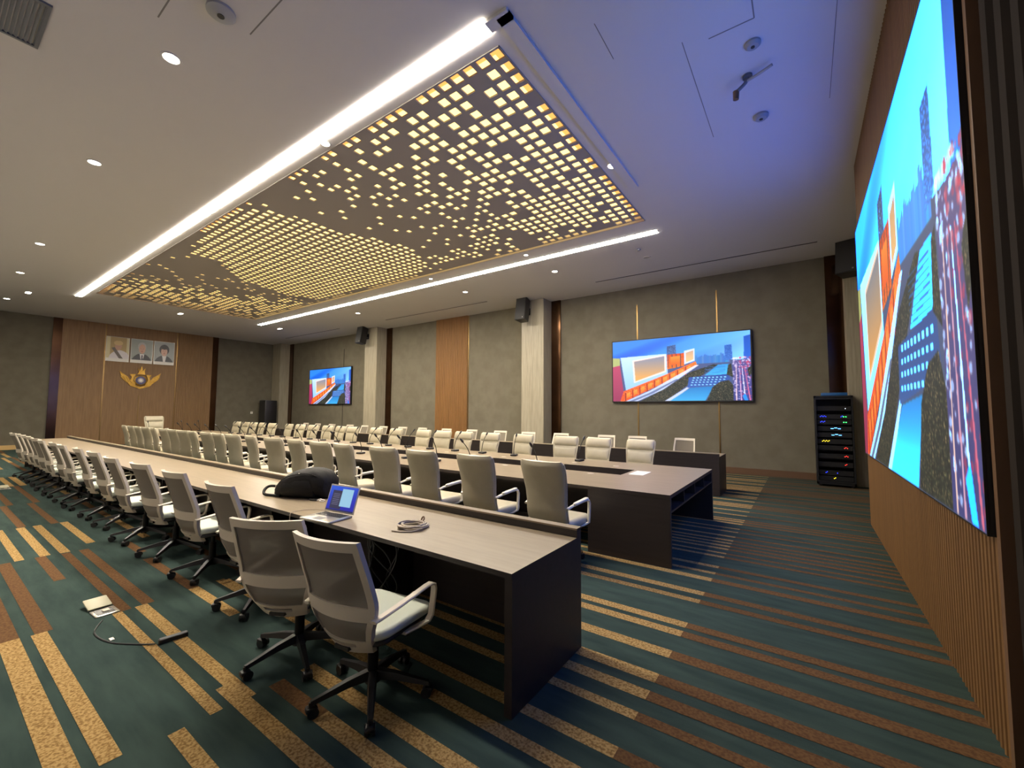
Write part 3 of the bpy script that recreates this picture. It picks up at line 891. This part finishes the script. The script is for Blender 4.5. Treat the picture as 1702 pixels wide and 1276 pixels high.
# ------------------------------------------------------------------ mesh swivel chair (faces +y)
def star_base(t, leg_m, caster_m, rz=.3, r=.31):
    G().cyl((0, 0, .085), (0, 0, .15), .045, .036, n=16).build('hub', leg_m, t, True)
    G().cyl((0, 0, .14), (0, 0, .30), .03, n=14).build('gas_column', M['black_metal'], t, True)
    G().cyl((0, 0, .29), (0, 0, .42), .018, n=12).build('piston', M['chrome'] if leg_m is M['chrome'] else M['black_metal'], t, True)
    for k in range(5):
        a = rz + k * 2 * PI / 5
        R = Matrix.Rotation(a, 4, 'Z')
        g = G()
        rings = []
        for x, z, w, h in ((.03, .13, .052, .05), (.14, .118, .044, .038), (.26, .092, .034, .026), (r, .078, .028, .022)):
            rings.append([(x, sy * w / 2, z + sz * h / 2) for sy, sz in ((-1, -1), (1, -1), (.7, 1), (-.7, 1))])
        g.loft(rings)
        g.xf(R).build('leg', leg_m, t)
        g = G()
        for s in (-1, 1):
            g.cyl((r - .012, s * .009, .029), (r - .012, s * .026, .029), .029, n=16)
        g.cyl((r - .0, 0, .03), (r - .0, 0, .082), .009, n=8)
        g.rbox(r + .0, 0, .046, .05, .05, .03, .012, .012, 2)
        g.xf(R).build('caster', caster_m, t, True)

def make_mesh_chair():
    t = thing('mesh_swivel_chair', '', 'chair')
    # back: one curved sheet, frame cells and fabric cells
    def halfw(z):
        return float(np.interp(z, [.365, .45, .58, .66, .80, 1.04], [.15, .18, .232, .248, .246, .232]))
    def yc(z):
        return float(np.interp(z, [.365, .45, .54, .62, .70, .85, 1.04], [-.19, -.24, -.275, -.285, -.295, -.345, -.41]))
    def pt(u, z, off):
        return (u * halfw(z), yc(z) + .05 * u * u + off, z)
    zs = [.365, .395, .41, .435, .455, .50, .53, .56, .585, .61, .64, .665, .69, .74, .79, .84, .89, .94, .985, 1.005, 1.025, 1.04]
    us = [-1, -.93, -.865, -.7, -.55, -.4, -.2, 0, .2, .4, .55, .7, .865, .93, 1]
    def sheet(cells, y0, y1):
        g = G(); idx = {}
        cs = set(cells)
        def vid(i, j, k):
            if (i, j, k) not in idx:
                idx[(i, j, k)] = len(g.v)
                g.v.append(pt(us[i], zs[j], (y0, y1)[k]))
            return idx[(i, j, k)]
        def face(l):
            g.f.append(l); g.m.append(0)
        for i, j in cs:
            for k in (0, 1):
                face([vid(i, j, k), vid(i + 1, j, k), vid(i + 1, j + 1, k), vid(i, j + 1, k)])
            for di, dj, a, b in ((-1, 0, (0, 0), (0, 1)), (1, 0, (1, 0), (1, 1)), (0, -1, (0, 0), (1, 0)), (0, 1, (0, 1), (1, 1))):
                if (i + di, j + dj) not in cs:
                    face([vid(i + a[0], j + a[1], 0), vid(i + b[0], j + b[1], 0), vid(i + b[0], j + b[1], 1), vid(i + a[0], j + a[1], 1)])
        return g
    NU, NZ = len(us) - 1, len(zs) - 1
    fr, up, lo = [], [], []
    for j in range(NZ):
        z = (zs[j] + zs[j + 1]) / 2
        for i in range(NU):
            u = abs(us[i] + us[i + 1]) / 2
            edge = u > .865
            if z < .455:
                if .41 < z < .435 and u < .55:
                    continue
                fr.append((i, j))
            elif z < .585:
                (fr if edge else lo).append((i, j))
            elif z < .665:
                fr.append((i, j))
            elif z < .985:
                (fr if edge else up).append((i, j))
            else:
                fr.append((i, j))
    sheet(fr, -.014, .014).build('back_frame', M['white_plastic'], t, True)
    sheet(up, -.003, .003).build('mesh_panel', M['mesh'], t, True)
    sheet(lo, -.003, .003).build('mesh_panel', M['mesh'], t, True)
    # seat cushion, front edge rolled down
    g = G()
    g.rbox(0, .03, .465, .49, .47, .06, .09, .026, 5)
    g.v = [(x * (1 - .10 * max(0, -(y + .05)) / .2), y, z - .10 * max(0, y - .14) ** 1.0 * .9 + .012 * (abs(x) / .24) ** 2) for x, y, z in g.v]
    g.build('seat', M['seat'], t, True)
    g = G(); g.rbox(0, .02, .425, .43, .42, .035, .08, .015, 4)
    g.build('seat_shell', M['seat_shell'], t, True)
    g = G(); g.rbox(0, -.02, .395, .16, .24, .05, .02, .02, 2); g.box(-.05, .05, -.235, -.10, .385, .405)
    g.cyl((.08, .03, .40), (.23, .03, .395), .007, n=8)
    g.build('tilt_mechanism', M['black_plastic'], t, True)
    path = [(-.262, .600), (-.20, .610), (-.10, .625), (.02, .640), (.12, .650), (.165, .650), (.19, .638), (.198, .61), (.192, .56), (.182, .51), (.172, .46), (.15, .428), (.10, .415), (.0, .412)]
    for s in (-1, 1):
        G().ribbon(path, lambda q, s=s: s * (.245 + .03 * min(1, q * 5) - .06 * max(0, (q - .82) / .18)), .042, .016).build('armrest', M['white_plastic'], t, True)
    star_base(t, M['black_plastic'], M['black_plastic'], rz=.43, r=.325)
    return t
mesh_chair = make_mesh_chair()
rnd = random.Random(5)
row1 = [(-2.08, 1.60, .15), (-2.80, 1.56, .48)]
for x in (-3.19, -4.10, -4.94, -5.74, -6.62, -7.34, -8.19, -8.82, -9.59, -10.27, -10.87, -11.36, -12.01, -12.71):
    row1.append((x * 1.43 / 1.2, 1.79 + rnd.uniform(-.02, .02), rnd.uniform(-.07, .07)))
row1[2] = (-3.80, 1.78, .02)
for i in range(3, len(row1)):
    row1[i] = (min(row1[i][0], row1[i - 1][0] - .68),) + row1[i][1:]
for i, (x, y, rz) in enumerate(row1):
    if i == 0:
        lab = 'white mesh swivel chair pulled out at the LED-wall end of the near desk'
    elif i == 1:
        lab = 'white mesh swivel chair turned askew behind the laptop, beside the end chair'
    else:
        lab = 'white mesh chair at the near desk, %s in its row from the LED wall' % ORD[i]
    place(mesh_chair, i == 0, (x, y, 0), rz, lab, 'mesh chairs along the near desk').scale = (1, 1, .94 if i < 2 else 1)
row4 = [-2.33, -3.43, -4.21, -5.56, -6.6, -7.65, -8.84, -9.92, -11.06, -12.09, -13.14, -14.34, -15.38, -16.6, -17.77, -18.8]
for i, x in enumerate(row4):
    place(mesh_chair, False, (x * 1.03, 10.34 + rnd.uniform(-.05, .05), 0), PI + rnd.uniform(-.08, .08),
          'white mesh chair behind the far desk, %s in its row from the LED wall' % ORD[i], 'mesh chairs along the far desk')

# ------------------------------------------------------------------ padded leather chair (faces +y)
def superring(c, tdir, w, n0, n1, k=22, e=3.2):
    """ring across the back: x half width w, reaching n0 behind and n1 before the profile point"""
    cy_, cz_ = c
    ny, nz = tdir[1], -tdir[0]           # normal pointing to the front (+y)
    out = []
    for q in range(k):
        a = 2 * PI * q / k
        ca, sa = math.cos(a), math.sin(a)
        x = w * math.copysign(abs(ca) ** (2 / e), ca)
        d = math.copysign(abs(sa) ** (2 / e), sa)
        d = d * (n1 if d > 0 else n0)
        d += .03 * (x / .27) ** 2
        out.append((x, cy_ + ny * d, cz_ + nz * d))
    return out
def make_leather_chair():
    t = thing('leather_chair', '', 'chair')
    prof = [(.0, -.205, .43, .235), (.10, -.235, .50, .245), (.22, -.255, .58, .245), (.34, -.262, .66, .238), (.5, -.275, .78, .246), (.65, -.297, .88, .258), (.8, -.325, .98, .266), (.92, -.350, 1.055, .266), (1.0, -.365, 1.10, .255)]
    S = [p[0] for p in prof]
    def at(s):
        return float(np.interp(s, S, [p[1] for p in prof])), float(np.interp(s, S, [p[2] for p in prof])), float(np.interp(s, S, [p[3] for p in prof]))
    def tang(s):
        a, b = at(max(0, s - .06)), at(min(1, s + .06))
        l = math.hypot(b[0] - a[0], b[1] - a[1])
        return (b[0] - a[0]) / l, (b[1] - a[1]) / l
    def pad(s0, s1, n0, n1, inset, steps, puff=0.0, e=3.2):
        rings = []
        for i in range(steps + 1):
            s = s0 + (s1 - s0) * i / steps
            y, z, w = at(s)
            q = i / steps
            edge = min(q, 1 - q) * steps / 2
            k = min(1.0, .35 + .65 * math.sqrt(min(1, edge)))
            b = 1 + puff * math.sin(PI * q)
            rings.append(superring((y, z), tang(s), (w - inset) * (.94 + .06 * k), n0 * k, n1 * k * b, e=e))
        return G().loft(rings)
    pad(0, 1, .030, .018, 0, 22).build('back_shell', M['leather'], t, True)
    pad(.0, .37, -.012, .058, .016, 10, .2).build('back_cushion', M['leather'], t, True)
    pad(.38, .69, -.012, .052, .016, 9, .25).build('back_cushion', M['leather'], t, True)
    pad(.70, .995, -.012, .062, .012, 12, .35).build('headrest', M['leather'], t, True)
    for s in (-1, 1):
        G().tube([(s * (at(q)[2] + .002), at(q)[0] + .035, at(q)[1]) for q in [i / 12 * .94 + .03 for i in range(13)]], .009, 6).build('piping', M['leather'], t, True)
    g = G(); g.rbox(0, .03, .445, .53, .53, .11, .07, .045, 5)
    g.v = [(x, y, z - .12 * max(0, y - .2) + (.010 * math.cos(x * 9) if z > .45 else 0)) for x, y, z in g.v]
    g.build('seat', M['leather'], t, True)
    for q in (-1, 1):
        arm = G().ribbon([(-.245, .625), (-.16, .645), (.0, .66), (.12, .665), (.165, .655), (.185, .62), (.182, .55), (.175, .48), (.165, .42), (.12, .395), (.02, .39)],
                         lambda u, q=q: q * (.255 + .03 * min(1, u * 4) - .07 * max(0, (u - .8) / .2)), .036, .022).build('armrest', M['white_leather'], t, True)
        g = G(); g.rbox(0, 0, 0, .05, .29, .028, .023, .012, 3)
        g.xf(Matrix.Translation((q * .287, -.005, .672)) @ Matrix.Rotation(.06, 4, 'X')).build('arm_pad', M['white_leather'], arm, True)
    G().rbox(0, -.01, .375, .22, .26, .04, .03, .015, 2).build('tilt_mechanism', M['black_plastic'], t, True)
    star_base(t, M['chrome'], M['black_plastic'], rz=.9, r=.285)
    return t
lc = make_leather_chair()
row2 = [-2.25, -3.18, -4.08, -4.86, -5.76, -6.38, -7.14, -7.96, -8.77, -9.63, -10.16, -10.95, -11.68, -12.30, -12.95, -13.60, -14.41, -15.12, -15.65, -16.25, -16.9]
rot2 = [-.04, .02, .03, .10, -.08, .05, -.06, .12, -.12, .08, -.03, .05, -.1, .07]
def spread(xs, d):
    xs = list(xs)
    for i in range(1, len(xs)):
        xs[i] = min(xs[i], xs[i - 1] - d)
    return xs
for i, x in enumerate(spread(row2, .66)):
    rz = rot2[i] if i < len(rot2) else rnd.uniform(-.1, .1)
    place(lc, i == 0, (x, 4.11, 0), rz, 'cream leather chair with its back to the near desk, %s from the LED wall' % ORD[i], 'leather chairs on the near side of the conference table')
row3 = [-2.41, -3.19, -3.83, -4.86, -5.71, -6.48, -7.15, -7.84, -8.88, -9.70, -10.75, -11.38, -12.03, -12.84, -13.61, -14.36, -15.45, -16.25, -16.90, -17.49, -18.27]
for i, x in enumerate(spread([q * 1.04 for q in row3], .66)):
    place(lc, False, (x, 7.37, 0), PI + rnd.uniform(-.09, .09), 'cream leather chair facing across the conference table, %s from the LED wall' % ORD[i], 'leather chairs on the far side of the conference table')
ch = place(lc, False, (-21.55, 5.75, 0), -PI / 2, 'tall cream leather chair at the head of the table below the emblem', None)
ch['group'] = ''
del ch['group']
ch.name = 'head_chair'
ch.scale = (1.16, 1.16, 1.19)

# ------------------------------------------------------------------ gooseneck microphones (head leans to +y)
def make_mic():
    t = thing('gooseneck_microphone', '', 'microphone')
    G().rbox(0, 0, .018, .12, .15, .034, .02, .012, 3).build('base', M['black_plastic'], t, True)
    pts = [(0, -.02, .03), (0, -.02, .10), (0, .01, .20), (0, .06, .29), (0, .13, .37)]
    G().tube(pts, .0065, 8).build('neck', M['black_metal'], t, True)
    G().tube([(0, .122, .36), (0, .135, .377), (0, .16, .405), (0, .178, .425)], [.010, .018, .018, .008], 10).build('head', M['black_plastic'], t, True)
    return t
mic = make_mic()
far_x = [-3.24, -4.62, -5.40, -6.15, -6.90, -7.63, -8.33, -9.04, -9.75, -10.47, -11.15, -11.84, -12.6, -13.4, -14.1, -14.9, -15.7, -16.4, -17.1]
for i, x in enumerate(far_x):
    place(mic, i == 0, (x, 6.70, .75), rnd.uniform(-.35, .35), 'black gooseneck microphone on conference table\'s far half, %s from the LED wall' % ORD[i], 'table microphones in the far row')
near_x = [-3.16, -4.42, -5.16, -5.92, -6.60, -7.25, -8.0, -8.75, -9.45, -10.2, -10.9, -11.6, -12.3, -13.1, -13.8, -14.5, -15.3, -16.0, -16.8]
for i, x in enumerate(near_x):
    place(mic, False, (x, 5.16, .75), PI + rnd.uniform(-.35, .35), 'black gooseneck microphone on conference table\'s near half, %s from the LED wall' % ORD[i], 'table microphones in the near row')
for i, (x, y) in enumerate([(-19.55, 5.0), (-19.55, 6.0), (-19.55, 6.55)]):
    place(mic, False, (x, y, .75), PI / 2, 'black gooseneck microphone at the head end of the conference table, %s along that end' % ORD[i], 'table microphones at the head end')

# ------------------------------------------------------------------ things on the near desk
TZ = .75
t = thing('laptop', 'open silver laptop with blue screen on the near desk', 'laptop', (-3.20, 2.08, TZ), .12)
G().rbox(0, -.12, .009, .345, .235, .016, .012, .006, 2).build('base', M['silver'], t, True)
g = G()
for r in range(5):
    for q in range(13):
        g.box(-.145 + q * .0225, -.126 + q * .0225, -.105 + r * .019, -.09 + r * .019, .017, .0185)
g.build('keyboard', M['black_plastic'], t)
G().box(-.05, .05, -.215, -.145, .017, .0176).build('touchpad', M['grey_vent'], t)
g = G(); g.rbox(0, 0, .115, .345, .008, .225, .003, .003, 2)
LT = Matrix.Translation((0, 0, .016)) @ Matrix.Rotation(math.radians(-18), 4, 'X')
lid = g.xf(LT).build('lid', M['silver'], t, True)
me = picture_mesh('laptop_picture', paint_laptop(), painted('laptop_light', 1.0), lambda u, v: ((u - .5) * .325, 0 * u - .0052, .115 + (.5 - v) * .2))
o = bpy.data.objects.new('display', me); COL.objects.link(o); o.parent = lid; o.matrix_local = LT
tag(G().tube([(-.0, 0, .006), (-.06, .01, .006), (-.13, -.015, .006), (-.19, -.07, .006), (-.22, -.14, .005), (-.215, -.19, .004), (-.21, -.206, -.03), (-.21, -.2065, -.2)], .0035, 6).build('charging_cable', M['grey_cable'], None, True, (-3.375, 2.085, TZ)),
    'thin cable running from the laptop over the desk edge', 'cable')
g = G()
rc = random.Random(2)
pts = []
for i in range(7 * 22):
    a = 2 * PI * i / 22
    lp = i // 22
    rr = .09 + .012 * math.sin(a * 2 + lp * 1.9) + .012 * math.sin(a * .5 + lp) + rc.uniform(-.001, .001)
    pts.append((rr * 1.1 * math.cos(a) + .012 * math.sin(lp * 2.1), rr * .95 * math.sin(a) + .012 * math.cos(lp * 1.7), .007 + .0030 * lp + .003 * (1 + math.sin(a * 2 + lp * 2.3))))
pts += [(.11, .02, .02), (.12, -.03, .012), (.10, -.10, .006), (.03, -.15, .005), (-.04, -.165, .005)]
cc = thing('cable_coil', 'coiled grey cable lying on the near desk by the end', 'cable', (-2.43, 2.2, TZ))
g.tube(pts, .0055, 6).build('coil', M['grey_cable'], cc, True)
g = G(); g.tube([(-.01, .085, .02), (-.012, .10, .045), (.0, .105, .055), (.012, .098, .04), (.01, .08, .02)], .006, 6)
g.build('tie', M['base'], cc, True)
kk = thing('cable_adapter', 'small black plug with short white lead between backpack and laptop', 'adapter', (-3.84, 2.27, TZ), .25)
G().rbox(-.05, 0, .009, .09, .022, .017, .006, .006, 2).build('plug', M['black_plastic'], kk, True)
G().tube([(-.005, 0, .008), (.03, .01, .02), (.06, -.012, .022), (.075, .01, .014), (.05, .028, .008), (.02, .02, .007), (.04, -.01, .006), (.085, -.005, .006)], .005, 6).build('lead', M['white'], kk, True)

bag = thing('backpack', 'black backpack lying on its side on the near desk', 'backpack', (-4.18, 2.34, TZ), .42)
rings = []
for x, w, h in ((-.30, .05, .05), (-.285, .09, .09), (-.24, .125, .15), (-.16, .15, .215), (-.06, .165, .262), (.06, .17, .285), (.16, .168, .285), (.24, .155, .26), (.29, .13, .215), (.305, .09, .15)):
    ring = []
    for q in range(26):
        a = 2 * PI * q / 26
        ca, sa = math.cos(a), math.sin(a)
        wob = 1 + .03 * math.sin(5 * a + x * 17) + .03 * math.sin(9 * a - x * 31)
        ring.append((x, w * math.copysign(abs(ca) ** .75, ca) * wob, h / 2 + h / 2 * math.copysign(abs(sa) ** .8, sa) * (wob if sa > 0 else 1)))
    rings.append(ring)
G().loft(rings).build('body', M['black_fabric'], bag, True)
g = G()
rings = []
for x, w, h in ((-.17, .03, .05), (-.15, .07, .11), (0, .095, .16), (.15, .095, .16), (.20, .06, .1)):
    rings.append([(x, -.12 - .062 * max(0, math.sin(PI * q / 9)) * (w / .095), .03 + .5 * h + (h * .62) * -math.cos(PI * q / 9)) for q in range(10)])
g.loft(rings, closed=False)
g.build('pocket', M['black_fabric'], bag, True)
G().tube([(-.29, .02, .05), (-.36, .03, .075), (-.42, 0, .08), (-.43, -.05, .055), (-.40, -.09, .02), (-.32, -.10, .012), (-.2, -.11, .012)], .014, 8).build('strap', M['black_fabric'], bag, True)
G().tube([(-.24, -.10, .12), (-.14, -.145, .19), (0, -.155, .235), (.14, -.15, .245), (.25, -.12, .20)], .004, 6).build('zip', M['black_metal'], bag, True)
G().rbox(.03, -.135, .235, .028, .01, .022, .004, .004, 2).build('buckle', M['chrome'], bag, True)
G().rbox(-.25, -.10, .10, .03, .012, .04, .004, .004, 2).build('strap_clip', M['silver'], bag, True)

cb = thing('cable_bundle', 'tangle of grey cables hanging under the near desk behind the end chair', 'cable', (-2.62, 2.06, .0))
for k in range(7):
    r0 = random.Random(40 + k)
    x0, y0 = r0.uniform(-.12, .1), r0.uniform(-.12, .12)
    p = [(x0, y0, .72)]
    for q in range(1, 9):
        z = .72 - q * .078
        p.append((x0 + .09 * math.sin(q * .8 + k) + .03 * q * .4, y0 + .05 * math.cos(q * .9 + k * 2), z))
    G().tube(p, .0055, 6).build('cable', M['dark_cable'], cb, True)

# ------------------------------------------------------------------ on the floor of the near aisle
fb = thing('floor_box', 'open floor socket box in the carpet with its lid folded back', 'floor box', (-4.74, .97, 0), .05)
fb.scale = (.86, .86, 1)
G().rbox(.13, 0, .005, .19, .17, .01, .012, .003, 2).build('frame', M['silver'], fb, True)
G().box(.065, .195, -.06, .06, .0095, .0115).build('socket_well', M['black_plastic'], fb)
G().rbox(.12, .01, .014, .06, .05, .012, .004, .004, 1).build('socket', M['white_plastic'], fb, True)
g = G(); g.rbox(0, 0, 0, .19, .17, .012, .012, .004, 2)
g.xf(Matrix.Translation((-.085, .0, .03)) @ Matrix.Rotation(.18, 4, 'Y')).build('lid', M['box_lid'], fb, True)
fb2 = copy_tree(fb)
fb2.location = (-13.3, 1.17, 0); fb2['label'] = 'pale floor socket box in the carpet, far down the near aisle'
ps = thing('power_strip', 'flat black power strip lying on a gold carpet stripe', 'power strip', (-3.70, 1.15, 0), PI / 2 - .14)
ps.scale = (.74, .8, .9)
G().rbox(0, 0, .018, .22, .05, .034, .01, .006, 2).build('body', M['black_plastic'], ps, True)
G().box(-.1, .1, -.018, .018, .0352, .037).build('face_plate', M['grey_vent'], ps)
tag(G().tube([(-.75, -.12, .006), (-.55, -.2, .005), (-.3, -.17, .005), (-.1, -.06, .005), (0, .0, .012)], .005, 6).build('extension_lead', M['dark_cable'], None, True, (-3.71, 1.05, 0)),
    'thin dark lead from open floor box to power strip', 'cable')
tag(G().box(-.025, .02, -.012, .012, 0, .004).build('paper_scrap', M['white'], None, False, (-4.05, .9, .003)), 'tiny white scrap of paper on the carpet near the floor box', 'paper')

# ------------------------------------------------------------------ rack, loudspeakers, cabinet
rk = thing('server_rack', 'tall black equipment rack with blue and green status lights', 'equipment rack', (.51, 11.86, 0))
RW, RD, RH = .34, .32, 1.98
g = G(); g.box(-RW, -RW + .03, -RD, RD, .05, RH); g.box(RW - .03, RW, -RD, RD, .05, RH); g.box(-RW, RW, RD - .02, RD, .05, RH); g.box(-RW, RW, -RD, RD, RH - .04, RH); g.box(-RW, RW, -RD, RD, .05, .1)
g.build('cabinet', M['rack'], rk)
for sx_ in (-1, 1):
    for sy_ in (-1, 1):
        G().cyl((sx_ * .28, sy_ * .25, 0), (sx_ * .28, sy_ * .25, .05), .03, n=12).build('foot', M['black_plastic'], rk)
L = {c: emit('led_%s' % c, rgb(*v), 5.0) for c, v in dict(blue=(40, 60, 255), cyan=(90, 170, 255), green=(60, 255, 110), yellow=(255, 220, 40), red=(255, 50, 40), white=(220, 230, 255)).items()}
rr = random.Random(11)
units = [(1.70, 'white', [(.20, 1)]), (1.52, 'blue', [(-.24, 5), (.12, 2)]), (1.40, 'blue', [(-.24, 4)]), (1.26, 'cyan', [(-.06, 3)]), (1.12, 'cyan', [(-.05, 3)]), (.98, 'yellow', [(-.22, 6)]), (.84, 'red', [(.16, 3)]), (.66, 'red', [(.16, 3)]), (.48, 'red', [(.16, 2)]), (.30, 'blue', [(-.18, 2), (.02, 1)]), (.18, 'yellow', [(-.04, 2)])]
for z, c, gl in units:
    u = G().box(-RW + .04, RW - .04, -RD + .05, RD - .1, z - .05, z + .05).build('equipment_unit', M['unit'], rk)
    g = G()
    for x0, n in gl:
        for q in range(n):
            wid = .05 if c == 'cyan' else .012
            g.box(x0 + q * (wid + .012), x0 + q * (wid + .012) + wid, -RD + .042, -RD + .05, z - .006 + .016 * (q % 2), z + .006 + .016 * (q % 2))
    g.build('status_light', L[c if c != 'red' else 'red'], u)
    if z in (1.52, 1.40):
        g = G()
        for q in range(2):
            g.box(.16 + q * .04, .18 + q * .04, -RD + .042, -RD + .05, z - .006, z + .008)
        g.build('status_light', L['green'], u)
g = G(); g.box(-RW + .005, RW - .005, -RD - .012, -RD - .002, .1, .13); g.box(-RW + .005, RW - .005, -RD - .012, -RD - .002, RH - .08, RH - .05)
g.box(-RW + .005, -RW + .035, -RD - .012, -RD - .002, .13, RH - .08); g.box(RW - .035, RW - .005, -RD - .012, -RD - .002, .13, RH - .08)
g.build('door_frame', M['rack'], rk)
bx_ = tag(G().rbox(0, 0, .035, .46, .3, .07, .01, .008, 2).build('blue_case', M['blue_lid'], None, True, (.54, 11.8, RH)), 'flat blue case lying on top of the equipment rack', 'case')

def speaker(loc, rz, label, tilt=-.16):
    t = thing('loudspeaker', label, 'loudspeaker', loc, rz, 'pillar loudspeakers')
    Rm = Matrix.Rotation(tilt, 4, 'X')
    g = G()
    poly = [(-.2, -.20), (.2, -.20), (.14, .13), (-.14, .13)]
    g.loft([[(a, b, z) for a, b in poly] for z in (-.38, .38)])
    g.xf(Rm).build('cabinet', M['black_plastic'], t)
    g = G(); g.box(-.185, .185, -.212, -.201, -.36, .36)
    g.xf(Rm).build('grille', M['seat_shell'], t)
    g = G(); g.box(-.04, .04, .08, .28, -.03, .03); g.box(-.08, .08, .27, .285, -.12, .12)
    g.build('bracket', M['black_metal'], t)
    g = G(); g.box(.10, .13, -.216, -.211, -.33, -.30)
    g.xf(Rm).build('badge', M['silver'], t)
speaker((-16.45, 11.64, 4.98), 0, 'black loudspeaker high on the pillar next to the far television')
speaker((-7.66, 11.64, 4.98), 0, 'black loudspeaker high on the pillar between oak panel and near television')
speaker((.90, 11.64, 4.98), -.3, 'black loudspeaker high in the corner behind the LED wall')
cabn = thing('black_cabinet', 'tall black cabinet standing in the corner beside the portrait wall', 'cabinet', (-24.55, 11.42, 0))
G().rbox(0, 0, 1.06, .68, .62, 2.08, .02, .02, 2).build('body', M['black_plastic'], cabn, True)
G().box(-.33, .33, -.30, -.02, 2.1, 2.112).build('top_plate', M['grey_vent'], cabn)
G().box(-.30, .30, -.318, -.309, .1, 2.0).build('front_grille', M['seat_shell'], cabn)
for a in (-.28, .28):
    for b in (-.25, .25):
        G().cyl((a, b, 0), (a, b, .03), .03, n=10).build('foot', M['black_metal'], cabn)
sw = thing('wall_switch', 'small white switch plate on the grey wall beside the bronze strip', 'switch', (XL + .004, 10.94, 1.42))
G().box(0, .01, -.06, .06, -.06, .06).build('plate', M['white'], sw)
G().box(.01, .016, -.02, .02, -.035, .035).build('rocker', M['white_plastic'], sw)
